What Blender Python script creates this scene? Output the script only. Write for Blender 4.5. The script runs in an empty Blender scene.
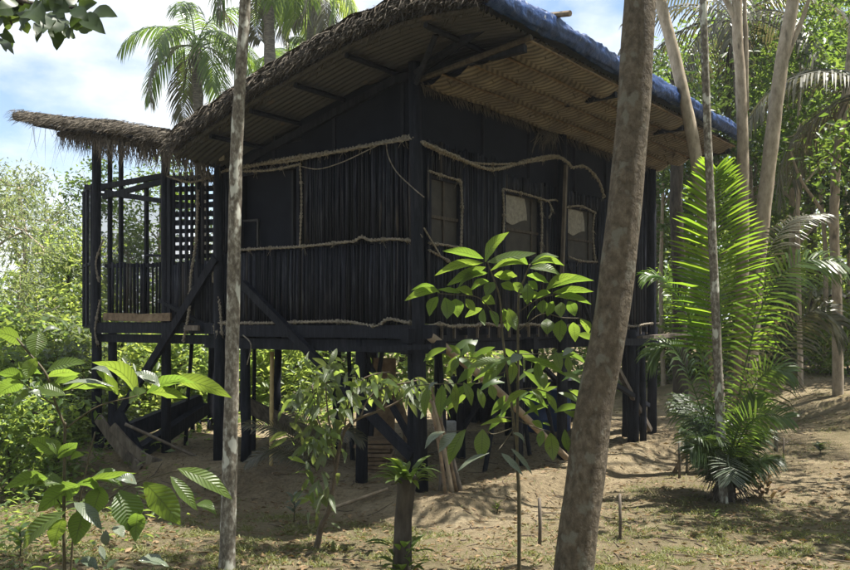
import bpy, math, random
import numpy as np
from mathutils import Vector, noise
random.seed(11)
rng = np.random.default_rng(5)
R = math.radians
sc = bpy.context.scene
col = sc.collection
E = 1.6                      # eye level above the ground at the photographer's feet
F = 850.0

# ------------------------------------------------------------------ helpers
def P(px, py, Y):            # the point a pixel shows at distance Y
    return Vector(((px-425)/F*Y, Y, E+(324-py)/F*Y))
def H(u, v, h):              # house coordinates: u along the left face, v along the right face, h over floor
    return Vector((-.05-.804*u+.607*v, 10.6+.594*u+.794*v, E+h))
def uf(px, v=0.):
    r = (px-425)/F; x0 = -.05+.607*v; y0 = 10.6+.794*v
    return (x0-r*y0)/(.804+r*.594)
def vf(px, u=0.):
    r = (px-425)/F; x0 = -.05-.804*u; y0 = 10.6+.594*u
    return (r*y0-x0)/(.607-r*.794)
def HU(px, py, v=0.):        # pixel on the plane of the left face
    u = uf(px, v); Y = H(u, v, 0).y
    return H(u, v, (324-py)/F*Y)
def HV(px, py, u=0.):        # pixel on the plane of the right face
    v = vf(px, u); Y = H(u, v, 0).y
    return H(u, v, (324-py)/F*Y)
def sstep(a, b, x):
    t = min(1, max(0, (x-a)/(b-a))); return t*t*(3-2*t)
def nz(x, y, z=0., s=1.): return noise.noise(Vector((x*s, y*s, z)))

def ground(X, Y):
    z = -1.6-.0635*min(max(Y, 0), 10.5)
    z -= .05*max(0, -X-4)*sstep(6, 14, Y)*(1 if X > -40 else 40/-X)
    z += .95*sstep(4, 10, X)*sstep(8, 18, Y)+.03*min(max(0, Y-18), 60)*sstep(2, 10, X)
    # the levelled house pad with its earth bank
    dx, dy = X+.05, Y-10.6
    u = -.804*dx+.594*dy; v = .607*dx+.794*dy
    wob = .22*nz(X, Y, 3., .9)+.1*nz(X, Y, 8., 3.)
    a = min(u+1.15, v+.75, 9-u, 9.5-v)+wob
    z += .19*sstep(-.16, .34, a)
    z += .06*nz(X, Y, 0., .5)+.03*nz(X, Y, 5., 1.9)+(.022*nz(X, Y, 6., 4.1)+.012*nz(X, Y, 7., 7.7) if 3 < Y < 24 else 0)
    return z+E

class MB:
    def __init__(s): s.v = []; s.f = []; s.uv = []
    def add(s, p, uv=(0, 0)):
        s.v.append((p[0], p[1], p[2])); s.uv.append(uv); return len(s.v)-1
    def beam(s, a, b, w, h, up=None, jit=0.):
        a = Vector(a); b = Vector(b); t = (b-a).normalized()
        up = Vector(up) if up is not None else Vector((0, 0, 1))
        if abs(t.dot(up)) > .97: up = Vector((.594, .804, 0)) if abs(t.z) > .9 else Vector((0, 0, 1))
        sd = t.cross(up).normalized(); n = sd.cross(t).normalized()
        i0 = len(s.v)
        for k, p in enumerate((a, b)):
            for (i, j) in ((-1, -1), (1, -1), (1, 1), (-1, 1)):
                q = p+sd*(i*w/2*(1+random.uniform(-jit, jit)))+n*(j*h/2*(1+random.uniform(-jit, jit)))
                s.add(q, ((i+1)/2, k))
        for q in ((0, 1, 2, 3), (7, 6, 5, 4), (0, 4, 5, 1), (1, 5, 6, 2), (2, 6, 7, 3), (3, 7, 4, 0)):
            s.f.append(tuple(i0+k for k in q))
    def tube(s, pts, rad, n=8, wob=0., cap=True, seed=0.):
        pts = [Vector(p) for p in pts]; m = len(pts)
        if not hasattr(rad, '__len__'): rad = [rad]*m
        i0 = len(s.v); ref = None; L = 0
        for k, p in enumerate(pts):
            t = (pts[min(k+1, m-1)]-pts[max(k-1, 0)]).normalized()
            if ref is None:
                ref = t.orthogonal().normalized()
            a = (ref-t*ref.dot(t)).normalized(); ref = a; b = t.cross(a)
            if k: L += (p-pts[k-1]).length
            for j in range(n):
                th = 2*math.pi*j/n
                r = rad[k]
                if wob: r *= 1+wob*noise.noise(Vector((math.cos(th)*1.3+seed, math.sin(th)*1.3, L/max(rad[0], .01)*.35)))
                s.add(p+a*(r*math.cos(th))+b*(r*math.sin(th)), (j/n, L))
        for k in range(m-1):
            for j in range(n):
                j2 = (j+1) % n
                s.f.append((i0+k*n+j, i0+k*n+j2, i0+(k+1)*n+j2, i0+(k+1)*n+j))
        if cap:
            s.f.append(tuple(i0+j for j in range(n))[::-1]); s.f.append(tuple(i0+(m-1)*n+j for j in range(n)))
    def leaf(s, base, tip, w, nrm, sag=.12, fold=.18, st=7, wave=0.):
        base = Vector(base); tip = Vector(tip); ax = tip-base; L = ax.length
        if L < 1e-5: return
        t = ax/L; nrm = Vector(nrm); nrm = nrm-t*nrm.dot(t)
        if nrm.length < .05: nrm = t.orthogonal()
        nrm.normalize(); sd = t.cross(nrm); i0 = len(s.v)
        for k in range(st):
            q = k/(st-1)
            ww = w*.5*max(.0, math.sin(math.pi*min(1, q**.92)))**.95*(1-.18*q)*1.05
            if k == 0: ww = w*.03
            c = base+ax*q+nrm*(sag*L*math.sin(math.pi*q))
            for j in (-1, 0, 1):
                z = fold*ww*abs(j)+(wave*w*math.sin(q*17+j*2) if j else 0)
                s.add(c+sd*(j*ww)+nrm*z, ((j+1)/2, q))
        for k in range(st-1):
            for j in (0, 1):
                a = i0+k*3+j
                s.f.append((a, a+1, a+4, a+3))
    def strip(s, pts, w, wd):
        i0 = len(s.v); m = len(pts)
        for k, p in enumerate(pts):
            ww = w*(1-.85*(k/(m-1))**2)/2
            s.add(Vector(p)-wd*ww, (0, k/(m-1))); s.add(Vector(p)+wd*ww, (1, k/(m-1)))
        for k in range(m-1):
            s.f.append((i0+2*k, i0+2*k+1, i0+2*k+3, i0+2*k+2))
    def grid(s, fn, nu, nv, flip=False):
        i0 = len(s.v)
        for i in range(nu+1):
            for j in range(nv+1):
                p = fn(i/nu, j/nv); s.add(p, (i/nu, j/nv))
        for i in range(nu):
            for j in range(nv):
                a = i0+i*(nv+1)+j; q = (a, a+nv+1, a+nv+2, a+1)
                s.f.append(q[::-1] if flip else q)
    def build(s, name, mat, parent=None, loc=None, smooth=False):
        o = Vector(loc) if loc is not None else (parent_loc(parent) if parent else Vector((0, 0, 0)))
        me = bpy.data.meshes.new(name)
        V = np.array(s.v, dtype=float)-np.array(o)
        me.from_pydata(V.tolist(), [], s.f)
        uvl = me.uv_layers.new(name='UVMap')
        li = np.empty(len(me.loops), dtype=np.int32); me.loops.foreach_get('vertex_index', li)
        uvl.data.foreach_set('uv', np.array(s.uv, dtype=np.float32)[li].ravel())
        if smooth: me.polygons.foreach_set('use_smooth', [True]*len(me.polygons))
        me.materials.append(mat); me.update()
        ob = bpy.data.objects.new(name, me); col.objects.link(ob)
        if parent: ob.parent = parent
        else: ob.location = o
        return ob
def parent_loc(o):
    p = Vector((0, 0, 0))
    while o: p += o.location; o = o.parent
    return p
def tag(o, label=None, cat=None, group=None, kind=None):
    if label: o['label'] = label
    if cat: o['category'] = cat
    if group: o['group'] = group
    if kind: o['kind'] = kind
    return o
def thing(name, loc, label, cat, group=None):
    o = bpy.data.objects.new(name, None); col.objects.link(o); o.location = loc
    o.empty_display_size = .3
    return tag(o, label, cat, group)
def copy_tree(o, loc=None, rz=None, scale=None, label=None, parent=None):
    c = o.copy(); col.objects.link(c)
    if parent: c.parent = parent
    if loc is not None: c.location = loc
    if rz is not None: c.rotation_euler = (0, 0, rz)
    if scale is not None: c.scale = (scale, scale, scale) if not hasattr(scale, '__len__') else scale
    if label: c['label'] = label
    for ch in [x for x in bpy.data.objects if x.parent == o]: copy_tree(ch, parent=c)
    return c

# ------------------------------------------------------------------ materials
def newmat(name):
    m = bpy.data.materials.new(name); m.use_nodes = True
    nt = m.node_tree; nt.nodes.clear()
    out = nt.nodes.new('ShaderNodeOutputMaterial')
    return m, nt, out
def N(nt, typ, **kw):
    n = nt.nodes.new(typ)
    for k, v in kw.items():
        if k in n.inputs: n.inputs[k].default_value = v
        else: setattr(n, k, v)
    return n
def ramp(nt, fac, stops):
    r = nt.nodes.new('ShaderNodeValToRGB'); nt.links.new(fac, r.inputs[0])
    e = r.color_ramp.elements
    while len(e) < len(stops): e.new(.5)
    for x, (p, c) in zip(e, stops):
        x.position = p; x.color = (*c, 1) if len(c) == 3 else c
    return r
def mixc(nt, fac, a, b, mode='MIX'):
    m = nt.nodes.new('ShaderNodeMix'); m.data_type = 'RGBA'; m.blend_type = mode
    for i, x in ((0, fac), (6, a), (7, b)):
        if hasattr(x, 'is_linked') or hasattr(x, 'links'): nt.links.new(x, m.inputs[i])
        elif i == 0: m.inputs[0].default_value = x
        else: m.inputs[i].default_value = (*x, 1)
    return m.outputs[2]
def coords(nt, scale, kind='Object'):
    tc = nt.nodes.new('ShaderNodeTexCoord'); mp = nt.nodes.new('ShaderNodeMapping')
    mp.inputs['Scale'].default_value = scale; nt.links.new(tc.outputs[kind], mp.inputs[0])
    return mp.outputs[0]
def surf(name, c1, c2, c3=None, scale=(3, 3, 3), nscale=3., rough=.8, bump=.3, bdist=.02, island=.0, detail=6., spec=.3, spots=None, kind='Object', odd=None):
    m, nt, out = newmat(name)
    co = coords(nt, scale, kind)
    n1 = N(nt, 'ShaderNodeTexNoise', Scale=nscale, Detail=detail, Roughness=.62); nt.links.new(co, n1.inputs['Vector'])
    stops = [(.3, c1), (.68, c2)] if c3 is None else [(.28, c1), (.5, c2), (.72, c3)]
    c = ramp(nt, n1.outputs['Fac'], stops).outputs[0]
    if spots:
        n2 = N(nt, 'ShaderNodeTexNoise', Scale=spots[1], Detail=3.); nt.links.new(coords(nt, (1, 1, spots[3] if len(spots) > 3 else 1), kind), n2.inputs['Vector'])
        f = ramp(nt, n2.outputs['Fac'], [(spots[2], (0, 0, 0)), (spots[2]+.06, (1, 1, 1))]).outputs[0]
        c = mixc(nt, f, c, spots[0])
    if island:
        g = nt.nodes.new('ShaderNodeNewGeometry')
        f = ramp(nt, g.outputs['Random Per Island'], [(0, (1-island,)*3), (1, (1+island,)*3)]).outputs[0]
        c = mixc(nt, 1., c, f, 'MULTIPLY')
    if odd:
        g2 = nt.nodes.new('ShaderNodeNewGeometry')
        c = mixc(nt, ramp(nt, g2.outputs['Random Per Island'], [(odd[1], (0, 0, 0)), (min(1, odd[1]+.05), (1, 1, 1))]).outputs[0], c, mixc(nt, n1.outputs['Fac'], (.006, .006, .008), odd[0]))
    b = N(nt, 'ShaderNodeBsdfPrincipled', Roughness=rough)
    b.inputs['Specular IOR Level'].default_value = spec
    nt.links.new(c, b.inputs['Base Color'])
    bp = N(nt, 'ShaderNodeBump', Strength=bump, Distance=bdist); nt.links.new(n1.outputs['Fac'], bp.inputs['Height'])
    nt.links.new(bp.outputs[0], b.inputs['Normal']); nt.links.new(b.outputs[0], out.inputs[0])
    return m
def leafmat(name, ca, cb, tr, trans=.45, rough=.38, veins=0., spec=.5, holes=False):
    m, nt, out = newmat(name)
    g = nt.nodes.new('ShaderNodeNewGeometry')
    c = ramp(nt, g.outputs['Random Per Island'], [(0, ca), (1, cb)]).outputs[0]
    n1 = N(nt, 'ShaderNodeTexNoise', Scale=9., Detail=3.); nt.links.new(coords(nt, (1, 1, 1)), n1.inputs['Vector'])
    c = mixc(nt, .5, c, ramp(nt, n1.outputs['Fac'], [(.3, (.45, .5, .4)), (.7, (1.3, 1.25, 1.1))]).outputs[0], 'MULTIPLY')
    t = mixc(nt, .6, tr, ramp(nt, g.outputs['Random Per Island'], [(0, (.6, .75, .6)), (1, (1.25, 1.1, .9))]).outputs[0], 'MULTIPLY')
    if veins:
        nb_ = N(nt, 'ShaderNodeTexNoise', Scale=26., Detail=4.); nt.links.new(coords(nt, (1, 1, 1)), nb_.inputs['Vector'])
        fb = ramp(nt, nb_.outputs['Fac'], [(.66, (0, 0, 0)), (.72, (.75, .75, .75))]).outputs[0]
        c = mixc(nt, fb, c, (.12, .10, .035)); t = mixc(nt, fb, t, (.10, .08, .02))
        tc = nt.nodes.new('ShaderNodeTexCoord'); sp = nt.nodes.new('ShaderNodeSeparateXYZ'); nt.links.new(tc.outputs['UV'], sp.inputs[0])
        def mth(op, a, b=None):
            k = nt.nodes.new('ShaderNodeMath'); k.operation = op
            for i, x in enumerate((a, b)):
                if x is None: continue
                if hasattr(x, 'links'): nt.links.new(x, k.inputs[i])
                else: k.inputs[i].default_value = x
            return k.outputs[0]
        du = mth('ABSOLUTE', mth('SUBTRACT', sp.outputs[0], .5))
        w = mth('SINE', mth('MULTIPLY', mth('SUBTRACT', sp.outputs[1], mth('MULTIPLY', du, .32)), 75.))
        vn = mth('MAXIMUM', mth('GREATER_THAN', w, .86), mth('LESS_THAN', du, .035))
        f = mth('MULTIPLY', vn, veins)
        c = mixc(nt, f, c, (.11, .14, .05)); t = mixc(nt, f, t, (.04, .07, .012))
        bpn = N(nt, 'ShaderNodeBump', Strength=.35, Distance=.01); nt.links.new(w, bpn.inputs['Height'])
    b = N(nt, 'ShaderNodeBsdfPrincipled', Roughness=rough); b.inputs['Specular IOR Level'].default_value = spec
    nt.links.new(c, b.inputs['Base Color'])
    if veins: nt.links.new(bpn.outputs[0], b.inputs['Normal'])
    tl = nt.nodes.new('ShaderNodeBsdfTranslucent'); nt.links.new(t, tl.inputs[0])
    mx = nt.nodes.new('ShaderNodeMixShader'); mx.inputs[0].default_value = trans
    nt.links.new(b.outputs[0], mx.inputs[1]); nt.links.new(tl.outputs[0], mx.inputs[2]); nt.links.new(mx.outputs[0], out.inputs[0])
    return m

M = {}
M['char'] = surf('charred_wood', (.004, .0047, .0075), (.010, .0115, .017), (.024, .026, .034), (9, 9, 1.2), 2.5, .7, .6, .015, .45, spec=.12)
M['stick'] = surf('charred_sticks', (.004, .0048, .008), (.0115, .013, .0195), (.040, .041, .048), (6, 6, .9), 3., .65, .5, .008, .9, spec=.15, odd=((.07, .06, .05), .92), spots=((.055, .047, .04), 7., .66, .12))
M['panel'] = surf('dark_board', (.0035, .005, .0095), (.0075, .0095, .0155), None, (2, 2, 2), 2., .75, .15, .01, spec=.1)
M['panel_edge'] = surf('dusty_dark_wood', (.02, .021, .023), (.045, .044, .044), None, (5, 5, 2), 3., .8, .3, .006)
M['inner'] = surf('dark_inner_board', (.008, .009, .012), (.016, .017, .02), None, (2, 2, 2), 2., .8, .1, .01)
M['greywood'] = surf('weathered_wood', (.045, .038, .03), (.11, .09, .07), (.19, .16, .125), (5, 5, 1.2), 3., .8, .5, .01, .35)
M['brownwood'] = surf('brown_wood', (.06, .04, .024), (.14, .095, .055), (.22, .16, .1), (3, 3, 3), 3., .75, .4, .01, .3)
M['lightwood'] = surf('pale_pole_wood', (.16, .12, .075), (.3, .235, .16), None, (5, 5, 2), 3., .7, .3, .006)
M['bamboo'] = surf('dry_bamboo', (.25, .185, .075), (.40, .31, .14), None, (3, 3, 3), 4., .5, .15, .004)
M['rope'] = surf('hemp_rope', (.07, .06, .045), (.20, .175, .135), (.33, .295, .235), (14, 14, 14), 2., .9, .6, .006)
M['wire'] = surf('thin_vine', (.06, .05, .04), (.13, .11, .085), None, (9, 9, 9), 2., .8, .3, .004)
M['thatch'] = surf('dry_thatch', (.032, .027, .021), (.08, .067, .05), (.155, .132, .1), (5, 5, 5), 3., .85, .6, .02, .5)
M['mat'] = None
M['tin'] = surf('dark_tin_sheet', (.028, .028, .029), (.055, .053, .053), None, (3, 3, 3), 2., .38, .15, .01, spec=.6, spots=((.075, .055, .04), 3., .64))
M['tarp'] = surf('blue_tarp', (.010, .026, .085), (.022, .06, .19), None, (4, 4, 4), 1.6, .42, .9, .05, spots=((.2, .22, .26), 9., .66))  # pale spots are highlights painted into the tarp's colour
M['tarptop'] = surf('pale_sheen_tarp', (.3, .33, .38), (.5, .53, .58), None, (4, 4, 4), 1.6, .35, .7, .04)  # sky sheen on the tarp's top, put into a pale colour
M['glass'] = None
M['cloth'] = surf('pale_cloth', (.15, .135, .11), (.27, .25, .21), None, (7, 7, 7), 3., .9, .4, .01)
M['plastic'] = surf('blue_plastic', (.012, .03, .09), (.02, .055, .16), None, (4, 4, 4), 2., .45, .1, .01)
M['white'] = surf('white_sack', (.5, .5, .48), (.75, .75, .72), None, (7, 7, 7), 2., .7, .4, .01)
M['bark_big'] = surf('smooth_brown_bark', (.045, .035, .023), (.10, .08, .055), (.175, .145, .104), (9, 9, 6), 2.2, .85, 1., .03, spots=((.145, .135, .105), 8., .58, .7))
M['bark_lichen'] = surf('lichen_bark', (.05, .043, .036), (.15, .13, .10), (.36, .35, .30), (14, 14, 8), 2.2, .9, .5, .006, spots=((.46, .46, .40), 11., .57, .5))
M['bark_pale'] = surf('pale_tan_bark', (.17, .135, .095), (.29, .24, .175), (.40, .34, .26), (6, 6, 2.5), 2.5, .85, .5, .01, spots=((.12, .10, .075), 6., .64, .3))
M['bark_dark'] = surf('dark_bark', (.022, .018, .014), (.055, .045, .034), (.095, .08, .062), (7, 7, 2), 2.5, .9, .8, .02)
M['bark_palm'] = surf('palm_bark', (.05, .045, .038), (.12, .105, .085), (.22, .195, .155), (4, 4, 12), 2., .9, .7, .02)
M['twig'] = surf('brown_twig', (.06, .045, .03), (.13, .10, .07), None, (9, 9, 9), 3., .8, .4, .006)
M['stemg'] = surf('dark_green_stem', (.04, .035, .02), (.09, .075, .04), None, (12, 12, 12), 3., .6, .3, .004)
M['rachis'] = surf('palm_rachis', (.08, .09, .03), (.17, .17, .07), None, (9, 9, 9), 3., .5, .2, .004)

M['l_hero'] = leafmat('sapling_leaf', (.05, .092, .02), (.09, .14, .034), (.25, .37, .05), .52, .42, .6)
M['l_dark'] = leafmat('dull_leaf', (.055, .08, .035), (.11, .14, .075), (.22, .28, .07), .36, .4, .4)
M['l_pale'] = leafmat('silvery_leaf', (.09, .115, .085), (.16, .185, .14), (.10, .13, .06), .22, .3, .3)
M['l_dry'] = leafmat('dry_leaf', (.12, .075, .035), (.22, .15, .08), (.16, .10, .03), .25, .7)
M['l_bush'] = leafmat('bush_leaf', (.03, .065, .018), (.075, .125, .035), (.34, .45, .09), .5, .42)
M['l_lime'] = leafmat('lime_leaf', (.055, .10, .022), (.115, .165, .045), (.42, .52, .11), .52, .42)
M['l_tree'] = leafmat('tree_leaf', (.028, .06, .016), (.065, .11, .03), (.22, .33, .05), .45, .45)
M['l_deep'] = leafmat('deep_green_leaf', (.016, .034, .012), (.04, .065, .022), (.09, .14, .025), .35, .4)
M['l_feather'] = leafmat('feathery_leaf', (.06, .085, .045), (.11, .14, .075), (.30, .36, .13), .45, .5)
M['l_palm'] = leafmat('palm_leaflet', (.03, .06, .018), (.06, .10, .03), (.22, .34, .05), .42, .33)
M['l_palmgrey'] = leafmat('grey_palm_leaflet', (.04, .042, .026), (.085, .082, .055), (.15, .14, .06), .35, .4)
M['l_palmhero'] = leafmat('bright_palm_leaflet', (.045, .10, .014), (.08, .15, .02), (.33, .52, .04), .58, .36)
M['l_grass'] = leafmat('grass_blade', (.10, .125, .035), (.24, .23, .10), (.22, .24, .06), .35, .6)

# woven mat and glass
m, nt, out = newmat('woven_palm_mat')
tc = nt.nodes.new('ShaderNodeTexCoord'); mp = nt.nodes.new('ShaderNodeMapping'); nt.links.new(tc.outputs['UV'], mp.inputs[0])
w1 = N(nt, 'ShaderNodeTexWave', Scale=1., Distortion=.6); w1.bands_direction = 'DIAGONAL'
mp.inputs['Scale'].default_value = (3, 40, 1); nt.links.new(mp.outputs[0], w1.inputs[0])
mp2 = nt.nodes.new('ShaderNodeMapping'); mp2.inputs['Scale'].default_value = (3, -40, 1); nt.links.new(tc.outputs['UV'], mp2.inputs[0])
w2 = N(nt, 'ShaderNodeTexWave', Scale=1., Distortion=.6); w2.bands_direction = 'DIAGONAL'; nt.links.new(mp2.outputs[0], w2.inputs[0])
mp3 = nt.nodes.new('ShaderNodeMapping'); mp3.inputs['Scale'].default_value = (2, 0, 0); nt.links.new(tc.outputs['UV'], mp3.inputs[0])
ck = N(nt, 'ShaderNodeTexChecker', Scale=1.); nt.links.new(mp3.outputs[0], ck.inputs[0])
wv = mixc(nt, ck.outputs['Fac'], w1.outputs[0], w2.outputs[0])
nn = N(nt, 'ShaderNodeTexNoise', Scale=2.5, Detail=5.); nt.links.new(tc.outputs['Object'], nn.inputs[0])
c = ramp(nt, wv, [(.1, (.09, .076, .054)), (.8, (.25, .215, .155))]).outputs[0]
c = mixc(nt, .8, c, ramp(nt, nn.outputs['Fac'], [(.3, (.4, .38, .36)), (.7, (1.15, 1.12, 1.05))]).outputs[0], 'MULTIPLY')
b = N(nt, 'ShaderNodeBsdfPrincipled', Roughness=.8); nt.links.new(c, b.inputs['Base Color'])
bp = N(nt, 'ShaderNodeBump', Strength=.6, Distance=.015); nt.links.new(wv, bp.inputs['Height']); nt.links.new(bp.outputs[0], b.inputs['Normal'])
tl = nt.nodes.new('ShaderNodeBsdfTranslucent'); tl.inputs[0].default_value = (.15, .115, .07, 1)
mx = nt.nodes.new('ShaderNodeMixShader'); mx.inputs[0].default_value = .15
nt.links.new(b.outputs[0], mx.inputs[1]); nt.links.new(tl.outputs[0], mx.inputs[2]); nt.links.new(mx.outputs[0], out.inputs[0]); M['mat'] = m
M['glass'] = surf('dusty_pane', (.026, .024, .020), (.048, .043, .035), None, (3, 3, 3), 2., .75, .05, .005)
# insect screen: fine dark netting
m, nt, out = newmat('insect_screen')
b = N(nt, 'ShaderNodeBsdfDiffuse'); b.inputs[0].default_value = (.10, .11, .13, 1)
tp = nt.nodes.new('ShaderNodeBsdfTransparent'); mx = nt.nodes.new('ShaderNodeMixShader'); mx.inputs[0].default_value = .42
nt.links.new(tp.outputs[0], mx.inputs[1]); nt.links.new(b.outputs[0], mx.inputs[2]); nt.links.new(mx.outputs[0], out.inputs[0]); M['screen'] = m

# ------------------------------------------------------------------ the ground
def axis(a0, a1, step, far, g=1.22):
    c = list(np.arange(a0, a1+1e-6, step)); s = step; x = a1
    while x < far: s *= g; x += s; c.append(x)
    s = step; x = a0; pre = []
    while x > -far: s *= g; x -= s; pre.append(x)
    return pre[::-1]+c
xs = axis(-8, 10, .1, 260); ys = [y for y in axis(4, 19, .1, 320) if y > -40]
mb = MB()
def bare(X, Y):              # where feet keep the soil bare: 0 bare .. 1 grassy
    g = .58+.12*sstep(11, 8, Y)+.8*nz(X, Y, 1., .45)+.5*nz(X, Y, 2., 1.6)
    dx, dy = X+.05, Y-10.6; u = -.804*dx+.594*dy; v = .607*dx+.794*dy
    d = min(u+1.3, v+.9, 9-u, 9.5-v)
    g -= 1.3*sstep(-.5, .1, d)
    g += .38*sstep(2, -2, X)*sstep(11, 8, Y)
    g -= .35*sstep(9.5, 12, Y)*sstep(0, 2, X)
    return max(0, min(1, g))
zz = [[ground(x, y) for y in ys] for x in xs]
gr = []
for i, x in enumerate(xs):
    for j, y in enumerate(ys):
        mb.add((x, y, zz[i][j])); gr.append(bare(x, y))
n = len(ys)
for i in range(len(xs)-1):
    for j in range(n-1):
        a = i*n+j; mb.f.append((a, a+n, a+n+1, a+1))
m, nt, out = newmat('trodden_soil')
n1 = N(nt, 'ShaderNodeTexNoise', Scale=1.1, Detail=10., Roughness=.7); tc = nt.nodes.new('ShaderNodeTexCoord'); nt.links.new(tc.outputs['Object'], n1.inputs[0])
n2 = N(nt, 'ShaderNodeTexNoise', Scale=19., Detail=9., Roughness=.75); nt.links.new(tc.outputs['Object'], n2.inputs[0])
n3 = N(nt, 'ShaderNodeTexVoronoi', Scale=22.); nt.links.new(tc.outputs['Object'], n3.inputs[0])
c = ramp(nt, n1.outputs['Fac'], [(.3, (.17, .135, .088)), (.5, (.30, .245, .16)), (.7, (.42, .355, .245))]).outputs[0]
c = mixc(nt, .75, c, ramp(nt, n2.outputs['Fac'], [(.3, (.4, .38, .36)), (.62, (1.25, 1.22, 1.15))]).outputs[0], 'MULTIPLY')
at = nt.nodes.new('ShaderNodeAttribute'); at.attribute_name = 'grassy'
gm = nt.nodes.new('ShaderNodeMath'); gm.operation = 'MULTIPLY'
gg = ramp(nt, n2.outputs['Fac'], [(.42, (0, 0, 0)), (.6, (1, 1, 1))])
nt.links.new(at.outputs['Fac'], gm.inputs[0]); nt.links.new(gg.outputs[0], gm.inputs[1])
c = mixc(nt, gm.outputs[0], c, (.125, .12, .058))
b = N(nt, 'ShaderNodeBsdfPrincipled', Roughness=.95); b.inputs['Specular IOR Level'].default_value = .1; nt.links.new(c, b.inputs['Base Color'])
ad = nt.nodes.new('ShaderNodeMath'); ad.operation = 'ADD'; nt.links.new(n2.outputs['Fac'], ad.inputs[0]); nt.links.new(n1.outputs['Fac'], ad.inputs[1])
bp = N(nt, 'ShaderNodeBump', Strength=1., Distance=.11); nt.links.new(ad.outputs[0], bp.inputs['Height']); nt.links.new(bp.outputs[0], b.inputs['Normal'])
nt.links.new(b.outputs[0], out.inputs[0])
go = mb.build('ground', m, smooth=True); go['kind'] = 'structure'
a = go.data.attributes.new('grassy', 'FLOAT', 'POINT'); a.data.foreach_set('value', gr)

# grass, herbs, litter and twigs: nobody could count them
def np_leaves(pos, dirs, nrm, L, W, drop=None):
    """diamond leaves folded on the midrib; returns verts, faces"""
    n = len(pos)
    d = dirs/np.linalg.norm(dirs, axis=1)[:, None]
    nrm = nrm-d*(nrm*d).sum(1)[:, None]; nrm /= (np.linalg.norm(nrm, axis=1)[:, None]+1e-9)
    s = np.cross(d, nrm); L = L[:, None]; W = W[:, None]
    base = pos; tip = pos+d*L-nrm*L*.12
    ml = pos+d*L*.45+s*W*.5+nrm*W*.14; mr = pos+d*L*.45-s*W*.5+nrm*W*.14
    V = np.stack([base, ml, tip, mr], 1).reshape(-1, 3)
    i = np.arange(n)*4
    Fc = np.concatenate([np.stack([i, i+1, i+2], 1), np.stack([i, i+2, i+3], 1)])
    return V, Fc
def np_build(name, parts, mat, parent=None, loc=(0, 0, 0)):
    Vs = []; Fs = []; o = 0
    for V, Fc in parts:
        Vs.append(V); Fs.append(Fc+o); o += len(V)
    V = np.concatenate(Vs)-np.array(loc); Fc = np.concatenate(Fs)
    me = bpy.data.meshes.new(name)
    me.vertices.add(len(V)); me.vertices.foreach_set('co', V.astype(np.float32).ravel())
    me.loops.add(len(Fc)*3); me.loops.foreach_set('vertex_index', Fc.astype(np.int32).ravel())
    me.polygons.add(len(Fc)); me.polygons.foreach_set('loop_start', np.arange(len(Fc), dtype=np.int32)*3)
    me.update(calc_edges=True); me.validate()
    me.materials.append(mat)
    ob = bpy.data.objects.new(name, me); col.objects.link(ob)
    if parent: ob.parent = parent
    else: ob.location = loc
    return ob
def scatter(n, dens, y0=5.5, y1=24):
    pts = []
    while len(pts) < n:
        Y = y0+(y1-y0)*random.random()**1.5; X = random.uniform(-.62, .62)*Y
        if random.random() < dens(X, Y): pts.append((X, Y, ground(X, Y)))
    return np.array(pts)
pos = scatter(76000, lambda x, y: (bare(x, y)*sstep(-.25, .45, nz(x, y, 4, 2.6)+.5*nz(x, y, 3, 6.)))**1.3*.9+.012)
k = len(pos); a = rng.uniform(0, 6.28, k)
dirs = np.stack([np.cos(a)*.8, np.sin(a)*.8, rng.uniform(.25, 1.2, k)], 1)
tag(np_build('grass', [np_leaves(pos, dirs, np.tile([0, 0, 1.], (k, 1))+rng.normal(0, .5, (k, 3)), rng.uniform(.014, .058, k)*rng.uniform(.6, 1.5, k), rng.uniform(.005, .015, k))], M['l_grass']),
    'short patchy grass and small weeds over the trodden soil', 'grass', kind='stuff')
pos = scatter(15000, lambda x, y: .35+.4*nz(x, y, 9, .8)); pos[:, 2] += .012
a = rng.uniform(0, 6.28, len(pos)); k = len(pos)
tag(np_build('leaf_litter', [np_leaves(pos, np.stack([np.cos(a), np.sin(a), rng.normal(0, .2, k)], 1), np.tile([0, 0, 1.], (k, 1))+rng.normal(0, .3, (k, 3)), rng.uniform(.03, .12, k), rng.uniform(.015, .045, k))], M['l_dry']),
    'brown dry leaves lying scattered over the bare soil', 'leaf litter', kind='stuff')
mb = MB()
for (X, Y, Z) in scatter(520, lambda x, y: .5 if x > -1 else .2, 6, 20):
    a = random.uniform(0, 6.28); L = random.uniform(.08, .45); d = Vector((math.cos(a), math.sin(a), 0))
    q = []
    for t in (0, .5, 1):
        p = Vector((X, Y, 0))+d*L*t+Vector((-d.y, d.x, 0))*(random.uniform(-.12, .12)*L if t == .5 else 0); p.z = ground(p.x, p.y)+.008; q.append(p)
    mb.tube(q, [.007, .006, .003], 5)
tag(mb.build('fallen_twigs', M['twig']), 'thin fallen twigs strewn on the ground', 'twigs', kind='stuff')
mb = MB()
for (X, Y, Z) in scatter(4200, lambda x, y: .25+.6*(1-bare(x, y)), 6, 18):
    r = random.choice((.006, .009, .013, .02, .03)); i0 = len(mb.v)
    for q in ((1, 0, 0), (-.2, .9, 0), (-.8, -.5, 0), (0, 0, .8)):
        mb.add((X+q[0]*r*random.uniform(.7, 1.3), Y+q[1]*r*random.uniform(.7, 1.3), Z-.004+q[2]*r))
    mb.f += [(i0, i0+1, i0+3), (i0+1, i0+2, i0+3), (i0+2, i0, i0+3)]
tag(mb.build('soil_clods', m), 'crumbs and clods of dry earth on the soil', 'soil', kind='stuff')

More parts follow.
